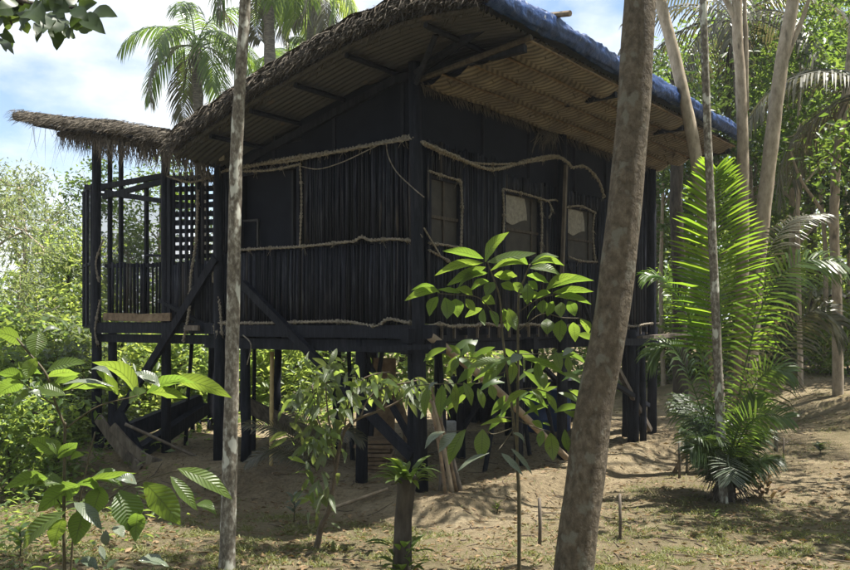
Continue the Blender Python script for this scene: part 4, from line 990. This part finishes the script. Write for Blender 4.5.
yfrond([(728, 455), (728, 462), (730, 470), (731, 480)], [10.4, 10.2, 10.05, 10.], (0, -.8, .6), 20, .3, .02, 'l_pale', droop=.2, ang=75, start=0)
for k in range(22):
    az = random.uniform(0, 6.28); h = Vector((math.cos(az), math.sin(az), 0)); el = random.uniform(1.02, 1.45); L = random.uniform(.7, 1.5)
    p = b0+Vector((0, 0, .12)); pts = [p]; ang = el
    for s in range(4): p = p+(h*math.cos(ang)+Vector((0, 0, math.sin(ang))))*(L/4); pts.append(p.copy()); ang -= .28
    mb = MB(); frond(mb, pts, (0, -.3, 1), 30, .42, .024, .7, 60, 0, rr=.01); mb.build('frond', M[random.choice(('l_palm', 'l_deep', 'l_deep'))], yp)
mb = MB(); mb.tube([b0+Vector((0, 0, z)) for z in (-.1, .1, .3, .5)], [.14, .13, .1, .05], 12, .5)
for k in range(60):
    a = random.uniform(0, 6.28); p = b0+Vector((math.cos(a)*.1, math.sin(a)*.1, random.uniform(.1, .6))); mb.strip([p, p+Vector((math.cos(a)*.12, math.sin(a)*.12, -.1)), p+Vector((math.cos(a)*.25, math.sin(a)*.25, -.35))], .035, Vector((-math.sin(a), math.cos(a), 0)))
mb.build('base', M['bark_dark'], yp)
b1 = ground_base(764, 10.9); t = thing('dry_leaf_pile', b1, 'small heap of orange dry leaves at the palm foot', 'leaves')
mb = MB()
for k in range(60):
    a = random.uniform(0, 6.28); r = abs(random.gauss(0, .13)); c = b1+Vector((math.cos(a)*r, math.sin(a)*r, random.uniform(0, .3)*(1-min(1, r/.3)))); mb.leaf(c, c+Vector((math.cos(a)*.12, math.sin(a)*.12, random.uniform(-.05, .12))), .06, (random.uniform(-.5, .5), -.3, 1))
mb.build('leaf_mound', M['l_dry'], t)
# fern-like palm seedling under the house
b1 = ground_base(318, 11.0); ps = thing('palm_seedling', b1, 'small palm seedling with grey fronds at the bank under the house front', 'palm')
for pix in ([(318, 470), (300, 445), (275, 428), (246, 424)], [(318, 470), (295, 455), (270, 450), (248, 462)], [(318, 470), (330, 440), (345, 430), (362, 440)], [(318, 470), (312, 440), (300, 418), (285, 405)]):
    mb = MB(); frond(mb, [P(x, y, 11.) for x, y in pix], (0, -.5, .8), 34, .27, .02, .5, 60); mb.build('frond', M['l_palmgrey'], ps)

# ------------------------------------------------------------------ trees
def crown_cloud(blobs, ll, lw, flat=.5, droop=.0):
    parts = []
    for (c, r, n) in blobs:
        rr = r if hasattr(r, '__len__') else (r, r, r*.75)
        k = max(3, n//38)                                   # leaf clumps on twigs
        cc = rng.normal(0, .52, (k, 3))*np.array(rr)+np.array(c)
        idx = rng.integers(0, k, n)
        pos = cc[idx]+rng.normal(0, 1, (n, 3))*np.array([ll*1.5, ll*1.5, ll*.8])
        d = rng.normal(0, 1, (n, 3)); d[:, 2] = d[:, 2]*.5-.25-droop
        nr = rng.normal(0, 1, (n, 3))*flat; nr[:, 2] += 1
        s = rng.uniform(.6, 1.25, n)
        parts.append(np_leaves(pos, d, nr, ll*s, lw*s*rng.uniform(.8, 1.2, n)))
    return parts
def limb_tree(base, trunk_pts, trunk_r, limbs, blobs, mat, bark, label, ll=.16, lw=.07, name='tree', cat='tree', group=None, wob=.12, n=12, bloc=None, twigs=True, droop=0.):
    t = thing(name, base, label, cat, group)
    mb = MB(); q = smooth_path(trunk_pts, 10); m_ = len(q)
    r0, r1 = trunk_r; mb.tube(q, [r0+(r1-r0)*k/(m_-1) for k in range(m_)], n, wob, seed=random.random()*30)
    for (pts, r) in limbs:
        w = smooth_path(pts, 6); mb.tube(w, [r*(1-.65*k/len(w)) for k in range(len(w))], 8, .12, seed=random.random()*30)
    if twigs:
        for (c, r, n_) in blobs:
            s = min(q[len(q)//2:]+[Vector(p) for l in limbs for p in l[0]], key=lambda p: (p-Vector(c)).length)
            c = Vector(c); mid = s.lerp(c, .5)+Vector((random.uniform(-.2, .2), random.uniform(-.2, .2), -.1*(c-s).length))
            mb.tube([s, mid, c], [min(.05, r1*.5), .025, .01], 6)
            rr = r if not hasattr(r, '__len__') else r[0]
            for k in range(3):
                e = c+Vector((random.uniform(-1, 1), random.uniform(-1, 1), random.uniform(-.4, .7)))*rr*.8; mb.tube([mid.lerp(c, .6), e], [.015, .005], 5)
    mb.build('trunk', M[bark], t, smooth=True)
    np_build('crown', crown_cloud(blobs, ll, lw, droop=droop), M[mat], t, tuple(base))
    return t
# the big smooth trunk; its crown spreads above the frame
Y0 = 6.8; b0 = ground_base(573, Y0)
tp = [b0+Vector((0, 0, -.2)), P(574, 565, Y0), P(585, 480, Y0), P(596, 395, Y0), P(612, 315, Y0), P(631, 140, Y0), P(640, 0, Y0), P(648, -130, Y0+.1), P(660, -300, Y0+.3)]
top = tp[-1]
limb_tree(b0, tp, (.168, .11), [([top-Vector((0, 0, .8)), top+Vector((-1.2, .2, .6)), top+Vector((-2.2, .5, 1.3))], .07), ([top, top+Vector((-.3, .3, .9)), top+Vector((-.2, .8, 1.8))], .07), ([top, top+Vector((.2, -.8, 1.)), top+Vector((.3, -1.8, 1.6))], .06)],
    [((top.x-2.2, top.y+.4, top.z+1.5), 1.0, 500), ((top.x-.2, top.y+.8, top.z+2.2), .9, 420), ((top.x+.3, top.y-1.8, top.z+1.9), 1.0, 450), ((top.x-1.2, top.y-.9, top.z+1.6), .9, 420)],
    'l_tree', 'bark_big', 'thick smooth grey brown trunk leaning in the foreground right of centre', .17, .08, group='trees near the house', n=28, wob=.07)
# the thin lichen trunk on the left
Y0 = 7.0; b0 = ground_base(226, Y0)
tp = [b0+Vector((0, 0, -.2)), P(227, 560, Y0), P(230, 455, Y0), P(233, 315, Y0), P(237, 140, Y0), P(245.5, 0, Y0), P(252, -130, Y0), P(256, -260, Y0)]
top = tp[-1]
limb_tree(b0, tp, (.072, .034), [([top-Vector((0, 0, .5)), top+Vector((.6, .4, .5))], .03)],
    [((top.x, top.y, top.z+.6), .7, 500), ((top.x+.7, top.y+.4, top.z+.5), .6, 350), ((top.x-.6, top.y-.2, top.z+.2), .5, 250)], 'l_tree', 'bark_lichen', 'thin pale trunk mottled with lichen standing before the left front of the house', .17, .08, group='trees near the house', n=16, wob=.1)
# pale trunks by the young palm
def yard_tree(pix, Y, r, label, bark, blobs, forks=(), ll=.17, mat='l_tree'):
    pts = [P(x, y, Y) for x, y in pix]; b0 = ground_base(pix[0][0], Y); pts[0] = b0+Vector((0, 0, -.15)); top = pts[-1]
    fk = [([P(x, y, Y) for x, y in f], rr) for f, rr in forks]
    return limb_tree(b0, pts, r, fk, [((top.x+a, top.y+b, top.z+c), rr, n) for (a, b, c, rr, n) in blobs], mat, bark, label, ll, ll*.45, group='trees near the house', n=14, wob=.1)
yard_tree([(724, 470), (716, 320), (709, 165), (703, 0), (700, -120), (699, -220)], 10.7, (.06, .035), 'very thin lichen spotted trunk rising in front of the bright palm frond', 'bark_lichen', [(0, 0, .5, .8, 400), (.8, .3, .3, .7, 300)])
yard_tree([(722, 445), (712, 300), (697, 165), (678, 70), (660, 0), (640, -90), (628, -190)], 12.9, (.105, .075), 'pale trunk leaning left in front of the blue roof edge', 'bark_pale', [(0, .4, .8, 1.1, 700), (1.2, .4, .6, 1., 600), (-1., 0, .6, .9, 300)])
yard_tree([(737, 440), (742, 300), (743, 180), (741, 90), (737, 20), (738, -90), (742, -200)], 14., (.105, .07), 'pale trunk that forks near the top, between the leaning trunks', 'bark_pale', [(-.4, 1.3, .8, 1.1, 500), (1.0, 1.9, .6, 1.1, 500), (-1., .9, 1., .9, 400)], forks=(([(738, 25), (730, 8), (715, -20), (700, -60)], .06), ([(746, 110), (746, 40), (745, 0), (752, -70)], .05)))
yard_tree([(744, 442), (752, 330), (762, 225), (773, 130), (782, 60), (793, 0), (806, -90), (815, -190)], 13.2, (.125, .085), 'stout pale trunk leaning right with a side branch near the top', 'bark_pale', [(2.0, 1.4, .6, 1.1, 500), (3.1, .9, .4, 1.1, 500), (.6, 2., .8, 1., 450)], forks=(([(784, 62), (793, 40), (802, 20), (815, -20)], .06),))
yard_tree([(838, 390), (837, 300), (834, 220), (838, 150), (850, 60), (858, -60)], 17.5, (.11, .07), 'pale trunk with flared foot near the right edge of the yard', 'bark_pale', [(.5, 0, 0, 1.6, 900), (-.6, .5, -.6, 1.2, 700), (.6, -.8, -1.5, .9, 500)], forks=(([(836, 235), (818, 205), (801, 180), (790, 150)], .05), ([(838, 130), (846, 100), (866, 70)], .05)))
yard_tree([(681, 418), (680, 350), (679, 270), (676, 200), (678, 130), (676, 60)], 18.6, (.17, .12), 'dark thick trunk wrapped in dead leaves behind the right end of the house', 'bark_dark', [(0, 0, -.6, 1.5, 700), (-1., .5, -1.6, 1., 500), (.9, .8, -1.2, 1.2, 600)], mat='l_deep')
# branch hanging in at the top left, from a tree standing left of the camera
Y0 = 3.6; b0 = gbase(-3.1, 3.3)
t = thing('leaning_tree', b0, 'overhanging branch with dark insect eaten leaves at the top left corner', 'tree', 'trees near the house')
mb = MB(); mb.tube(smooth_path([b0+Vector((0, 0, -.2)), Vector((-3.2, 3.3, 1.5)), Vector((-3., 3.4, 3.2)), Vector((-2.7, 3.5, 4.6))], 8), .1, 10, .15)
def zA(x, y): return (x/3.258, y/3.258)
for rc, r in (((None), .03),):
    mb.tube(smooth_path([Vector((-3.05, 3.4, 2.9)), Vector((-2.6, 3.5, 3.05)), P(-10, -5, Y0), P(30, 4, Y0), P(65, 8, Y0), P(92, 6, Y0)], 5), [.03-.026*k/25 for k in range(26)], 6)
for rc in (((-5, 0), (8, 14), (12, 25)), ((40, 5), (45, 22), (55, 35)), ((65, 8), (75, 0), (95, -8)), ((-12, 20), (0, 35), (12, 48))):
    mb.tube([P(x, y, Y0) for x, y in rc], .004, 5)
mb.build('trunk', M['bark_dark'], t, smooth=True)
mb = MB()
for a in ((265, 50, 345, 112, 48), (300, 40, 384, 55, 52), (255, 30, 318, 8, 44), (190, 20, 260, 45, 50), (180, 60, 185, 165, 44), (200, 100, 245, 125, 36), (150, 60, 225, 90, 60), (130, 30, 60, 60, 40), (130, 70, 120, 140, 30), (100, 20, 10, 40, 40), (60, 50, 20, 100, 44), (20, 20, 0, 60, 40), (240, 40, 250, 100, 46), (90, 30, 150, 80, 60), (0, 110, 50, 140, 24), (0, 130, 46, 178, 24), (15, 90, 40, 160, 28), (120, 10, 190, 30, 44), (260, 20, 330, -20, 40), (40, 10, 90, 80, 40), (160, 0, 230, 40, 46), (-20, 40, 40, 20, 40), (210, 60, 180, 110, 40), (230, 30, 290, 70, 44), (170, 40, 140, 110, 44), (110, 50, 70, 100, 40), (80, 10, 20, 70, 50), (50, 0, 0, 30, 44), (180, 10, 250, -20, 50), (220, 0, 300, -30, 46), (140, 0, 170, -30, 46), (90, 0, 60, -30, 46), (20, 60, -10, 110, 34), (190, 80, 215, 125, 40), (70, 60, 90, 110, 30), (-10, 120, 20, 170, 30), (240, 60, 300, 100, 44)):
    pleaf(mb, zA(a[0], a[1]), zA(a[2], a[3]), a[4]/3.258*1.15, Y0, .15, up=.3, wave=.05)
mb.build('crown', M['l_deep'], t, smooth=True)

# ---- backdrop trees: a few kinds, copied
def proto_tree(name, hgt, crown_r, mat, bark, n, ll, lw, seed, label, crown0=.3, nb=16, droop=0., group=None, cat='tree', rtr=.12, zsq=.8):
    random.seed(seed); b = Vector((0, 0, 0)); blobs = []; limbs = []
    for k in range(nb):
        f = crown0+(1-crown0)*(k+.5)/nb; a = k*2.4+random.uniform(-.4, .4)
        rad = crown_r*math.sin(math.pi*min(1, .18+.78*(f-crown0)/(1-crown0)))*random.uniform(.45, .95)
        c = Vector((math.cos(a)*rad, math.sin(a)*rad, hgt*f*random.uniform(.94, 1.03))); br = crown_r*random.uniform(.24, .42)
        blobs.append((tuple(c), (br, br, br*zsq), int(n/nb)))
        if k % 2 == 0: limbs.append(([Vector((0, 0, max(.1, c.z-rad*.8-.1))), Vector((c.x*.5, c.y*.5, c.z-rad*.3)), c], rtr*.4))
    return limb_tree(b, [Vector((0, 0, -.3)), Vector((.1, .05, hgt*.3)), Vector((-.1, .1, hgt*.65)), Vector((.05, 0, hgt*.95))], (rtr, rtr*.3), limbs, blobs, mat, bark, label, ll, lw, name, cat, group, droop=droop)
PR = {}
GT = 'forest trees behind the house'; GS = 'shrubs behind the house'
PR['feather'] = proto_tree('feathery_tree', 6.5, 2.3, 'l_feather', 'bark_pale', 8500, .17, .045, 1, 'x', .25, 22, .3, GT)
PR['lime'] = proto_tree('broadleaf_tree', 6.5, 2.4, 'l_lime', 'bark_dark', 6500, .24, .11, 2, 'x', .2, 20, 0., GT)
PR['green'] = proto_tree('broadleaf_tree', 8., 2.8, 'l_tree', 'bark_pale', 7500, .26, .12, 3, 'x', .3, 20, .0, GT)
PR['deep'] = proto_tree('broadleaf_tree', 10., 3.2, 'l_deep', 'bark_dark', 8500, .28, .13, 4, 'x', .35, 22, .1, GT)
PR['airy'] = proto_tree('broadleaf_tree', 11., 3.4, 'l_tree', 'bark_pale', 3600, .28, .13, 14, 'x', .4, 18, .0, GT)
PR['slim'] = proto_tree('slim_tree', 10., 1.6, 'l_tree', 'bark_pale', 1500, .26, .12, 15, 'x', .62, 10, .0, GT, rtr=.085)
PR['shrub'] = proto_tree('shrub', 1.9, 1.1, 'l_bush', 'bark_dark', 2600, .16, .075, 5, 'x', .08, 14, 0., GS, 'shrub', .03)
PR['limeshrub'] = proto_tree('shrub', 2.1, 1.2, 'l_lime', 'bark_dark', 2200, .22, .10, 6, 'x', .08, 14, 0., GS, 'shrub', .03)
PR['darkshrub'] = proto_tree('shrub', 1.8, 1.2, 'l_dark', 'bark_dark', 2600, .18, .08, 7, 'x', .08, 14, 0., GS, 'shrub', .03)
used = set()
def place(kind, px, Y, s, label, rz=None):
    X = (px-425)/F*Y; loc = Vector((X, Y, ground(X, Y))); rz = random.uniform(0, 6.28) if rz is None else rz
    if kind not in used:
        used.add(kind); o = PR[kind]; o.location = loc; o.rotation_euler = (0, 0, rz); o.scale = (s, s, s); o['label'] = label; return o
    return copy_tree(PR[kind], loc, rz, s, label)
random.seed(5)
# left of and behind the porch
place('feather', 20, 24, 1.05, 'feathery pale tree at the left edge under the open sky')
place('feather', -25, 19, .95, 'nearer feathery tree cut by the left picture edge')
place('lime', 66, 22, .7, 'yellow green tree close beside the porch corner posts')
place('airy', 88, 27, .66, 'mid green tree just left of the porch posts, behind the yellow green one')
place('feather', 128, 27, .8, 'feathery tree seen through the open porch')
place('airy', 160, 30, .72, 'loose green tree seen through the porch beside the lattice')
place('lime', 200, 27, .66, 'yellow green tree behind the porch lattice')
place('deep', -80, 33, .62, 'dark tall tree behind the feathery trees at the far left')
place('deep', 50, 38, .5, 'dark tree far behind the yellow green tree at the left')
place('shrub', 15, 15, 1.0, 'green shrub at the left edge beneath the feathery trees')
place('darkshrub', 62, 16, .95, 'dark shrub left of the porch corner posts')
place('shrub', 5, 11.5, .8, 'low green shrub at the left edge of the grass')
place('shrub', 42, 13.2, .62, 'small green shrub left of the porch corner posts')
place('shrub', -5, 17, 1.4, 'large green shrub behind the low green shrub at the left edge')
place('darkshrub', 40, 18, 1.3, 'large dark shrub behind the smaller dark one at the left')
place('limeshrub', 150, 19.5, .95, 'lime shrub behind the fallen black beams')
place('shrub', 185, 20, 1.1, 'green shrub behind the low rail under the porch')
place('darkshrub', 125, 22, 1.3, 'dark shrub behind the porch corner posts')
place('limeshrub', 280, 21, 1.05, 'lime shrub behind the house right of the bamboo pole')
place('limeshrub', 250, 23, 1.1, 'lime shrub behind the house left of the bamboo pole')
place('darkshrub', 310, 24, 1.6, 'large grey green shrub behind the house, above the lime shrubs')
place('shrub', 345, 23, 1.3, 'green shrub behind the house near the brown upright board')
place('darkshrub', 215, 26, 1.7, 'large dark shrub behind the house beyond the thin trunk')
place('shrub', 405, 24, 1.3, 'green shrub behind the house between the corner stilts')
place('limeshrub', 455, 25, 1.2, 'lime shrub behind the dark low fence')
place('shrub', 560, 27, 1.5, 'green shrub behind the house beyond the blue barrels')
# over the roof and on the right
place('airy', 600, 27, .85, 'loose tree showing above the roof left of the big trunk')
place('airy', 690, 30, 1.0, 'loose tall tree behind the right end of the roof')
place('airy', 795, 23, .95, 'loose tree with dark boughs behind the pale trunks at the right')
place('deep', 930, 21, .85, 'dark tree whose boughs fill the top right corner')
place('lime', 815, 27, 1.2, 'yellow green tree glowing between the pale trunks at the right')
place('lime', 735, 36, 1.2, 'yellow green tree far behind the young palm')
place('airy', 860, 32, 1.05, 'loose tree at the right edge beyond the yard')
place('green', 775, 40, .9, 'mid green tree farthest behind the bright palm frond')
for px_, Y_, s_, lb in ((715, 25, .8, 'slim loose tree behind the bright palm frond'), (655, 27, .8, 'slim loose tree behind the house end right of the big trunk')):
    place('airy', px_, Y_, s_, lb)
for px_, Y_, s_, lb in ((801, 19.5, .8, 'slim pale trunk in the yard left of the flared trunk'), (822, 22, .9, 'slim pale trunk before the shelter at the right'), (752, 24, .95, 'slim pale trunk behind the arching palm fronds'), (846, 24.5, 1., 'slim pale trunk at the right picture edge behind the flared trunk'), (783, 27, 1.05, 'slim pale trunk farthest back before the shelter'), (664, 24, .9, 'slim pale trunk behind the house end beside the dark trunk')):
    place('slim', px_, Y_, s_, lb)
place('shrub', 830, 27, 1.0, 'green shrub at the far side of the yard')
place('darkshrub', 770, 23, 1.2, 'dark shrub behind the young palm')
place('limeshrub', 700, 24, .9, 'lime shrub right of the dark thick trunk')
place('shrub', 640, 25, 1.3, 'green shrub behind the right corner of the house')
place('limeshrub', 850, 21, .8, 'lime shrub at the right edge beside the flared trunk')
for k, (x, y, s_, kd) in enumerate(((-7, -5, 1., 'deep'), (-1.5, -7, 1.1, 'green'), (4.5, -5.5, 1., 'deep'), (9, -3, .95, 'green'), (-12, 0, 1., 'green'), (0, -13, 1.3, 'deep'), (-9, -12, 1.2, 'green'), (9, -11, 1.3, 'deep'))):  # unseen trees added to keep skylight off the house front
    copy_tree(PR[kd], gbase(x, y), k*1.3, s_, 'unseen forest tree added behind the viewer to block skylight on the house front')
for x, y, s_, lb in ((8.8, 9.3, .9, 'loose tree added just outside the right edge to dapple the yard'), (7.6, 4.6, .85, 'unseen loose tree added right of the viewer to dapple the ground')):  # trees added beyond the frame to throw dappled shade on the yard
    copy_tree(PR['airy'], gbase(x, y), x, s_, lb)
# a leafy broad plant hanging near the right edge
b0 = gbase(5.6, 9.6); t = thing('young_tree', b0, 'young leafy tree with lobed green leaves at the right edge', 'tree', 'trees near the house')
mb = MB(); mb.tube(smooth_path([b0, b0+Vector((.05, 0, 1.6)), b0+Vector((-.05, .1, 3.2)), b0+Vector((0, 0, 4.4))], 6), .035, 8, .1)
bl = []
for (x, y) in ((842, 140), (835, 165), (850, 120), (825, 150), (846, 180)):
    c = P(x, y, 9.6); mb.tube([b0+Vector((0, 0, 2.8)), c.lerp(b0+Vector((0, 0, 3.4)), .5), c], .01, 5); bl.append((tuple(c), (.2, .25, .14), 46))
mb.build('trunk', M['twig'], t, smooth=True); np_build('crown', crown_cloud(bl, .12, .055), M['l_tree'], t, tuple(b0))
# shelter far right
b0 = ground_base(805, 24.); sh = thing('shelter', b0, 'dark open shelter of posts and boards at the far right of the yard', 'shelter')
for x in (782, 800, 812, 826, 848):
    a = P(x, 370, 24.5); a.z = ground(a.x, a.y)-.1; mb = MB(); mb.tube([a, P(x+random.uniform(-1, 1), 292, 24.5)], .08, 8, .1); mb.build('post', M['greywood' if x > 805 else 'char'], sh, smooth=True)
mb = MB(); mb.grid(lambda s, t: P(772+90*s, 296-14*t, 23.6+4*t)+Vector((0, 0, .05*math.sin(s*60))), 60, 4); mb.build('roof', M['tin'], sh)
mb = MB(); a = P(775, 365, 26.); b = P(858, 362, 26.); mb.beam(a+Vector((0, 0, .6)), b+Vector((0, 0, .6)), .06, 1.7, jit=.02); mb.build('rear_wall', M['greywood'], sh)
# the far wood closing every gap, one mass
parts = []
for k in range(110):
    az = random.uniform(-1.05, 1.05); d = random.uniform(42, 75); X, Y = math.sin(az)*d, math.cos(az)*d
    hh = random.uniform(3.5, 6.5) if X < -4 else random.uniform(3.5, 6.5)
    parts += crown_cloud([((X, Y, ground(X, Y)+hh*.5), (3.2, 3.2, hh*.42), 420)], .55, .3)
tag(np_build('far_wood', parts, M['l_tree']), 'distant mass of forest closing the view behind house and yard', 'forest', kind='stuff')
parts = []
pp = scatter(9000, lambda x, y: sstep(-3.5, -6, x)*sstep(9, 13, y)+sstep(14, 18, y)*sstep(0, -3, x)+.4*sstep(-2.3, -3.3, x)*sstep(11, 9, y), 6, 30)
k = len(pp); a = rng.uniform(0, 6.28, k); pp[:, 2] += rng.uniform(0, .28, k)
tag(np_build('undergrowth', [np_leaves(pp, np.stack([np.cos(a), np.sin(a), rng.uniform(-.2, .7, k)], 1), np.tile([0, 0, 1.], (k, 1))+rng.normal(0, .5, (k, 3)), rng.uniform(.08, .22, k)*np.clip(pp[:, 1]/15, .42, 1), rng.uniform(.035, .085, k)*np.clip(pp[:, 1]/15, .42, 1))], M['l_bush']),
    'low leafy undergrowth covering the slope left of and behind the house', 'undergrowth', kind='stuff')

m = bpy.data.materials.new('pale_air'); m.use_nodes = True; nt = m.node_tree; nt.nodes.clear()
out = nt.nodes.new('ShaderNodeOutputMaterial'); pv = nt.nodes.new('ShaderNodeVolumePrincipled')
pv.inputs['Color'].default_value = (.86, .92, 1, 1); pv.inputs['Density'].default_value = .0006; pv.inputs['Anisotropy'].default_value = .2
nt.links.new(pv.outputs[0], out.inputs['Volume'])
mb = MB(); z0 = min(min(r) for r in zz)-1
i0 = [mb.add(q) for q in ((-600, -600, z0), (600, -600, z0), (600, 700, z0), (-600, 700, z0), (-600, -600, 22), (600, -600, 22), (600, 700, 22), (-600, 700, 22))]
mb.f += [(3, 2, 1, 0), (4, 5, 6, 7), (0, 1, 5, 4), (1, 2, 6, 5), (2, 3, 7, 6), (3, 0, 4, 7)]
tag(mb.build('haze', m), 'thin pale haze in the humid air', 'haze', kind='stuff')

# ------------------------------------------------------------------ light, sky, camera
SUN_AZ, SUN_EL = 80, 69
w = bpy.data.worlds.new('World'); sc.world = w; w.use_nodes = True; nt = w.node_tree
bg = nt.nodes['Background']; sky = nt.nodes.new('ShaderNodeTexSky'); sky.sky_type = 'NISHITA'; sky.sun_disc = False
sky.sun_elevation = R(SUN_EL); sky.sun_rotation = R(SUN_AZ)
tc = nt.nodes.new('ShaderNodeTexCoord'); mp = nt.nodes.new('ShaderNodeMapping'); mp.inputs['Scale'].default_value = (2.2, 2.2, 5.); nt.links.new(tc.outputs['Generated'], mp.inputs[0])
n1 = N(nt, 'ShaderNodeTexNoise', Scale=1.5, Detail=8., Roughness=.55); nt.links.new(mp.outputs[0], n1.inputs[0])
cr = ramp(nt, n1.outputs['Fac'], [(.40, (0, 0, 0)), (.575, (1, 1, 1))])
cm = mixc(nt, cr.outputs[0], sky.outputs[0], (5.6, 5.8, 6.0)); nt.links.new(cm, bg.inputs[0]); bg.inputs[1].default_value = .075
sl = bpy.data.lights.new('sun', 'SUN'); sl.energy = 5.0; sl.angle = R(.5); sl.color = (1, .95, .86)
so = bpy.data.objects.new('sun', sl); col.objects.link(so)
d = Vector((math.sin(R(SUN_AZ))*math.cos(R(SUN_EL)), math.cos(R(SUN_AZ))*math.cos(R(SUN_EL)), math.sin(R(SUN_EL))))
so.rotation_euler = d.to_track_quat('Z', 'Y').to_euler(); so.location = (0, 0, 40)
cam = bpy.data.cameras.new('camera'); co = bpy.data.objects.new('camera', cam); col.objects.link(co)
co.location = CAM; co.rotation_euler = (R(90), 0, 0); cam.sensor_width = 36; cam.lens = 36*F/850; cam.shift_y = 39/850
cam.clip_end = 1200; cam.clip_start = .05; sc.camera = co
sc.view_settings.view_transform = 'Standard'; sc.view_settings.look = 'None'; sc.view_settings.gamma = 1; sc.view_settings.exposure = 1.55
sc.view_settings.use_curve_mapping = False
sc.cycles.max_bounces = 8; sc.cycles.transparent_max_bounces = 8
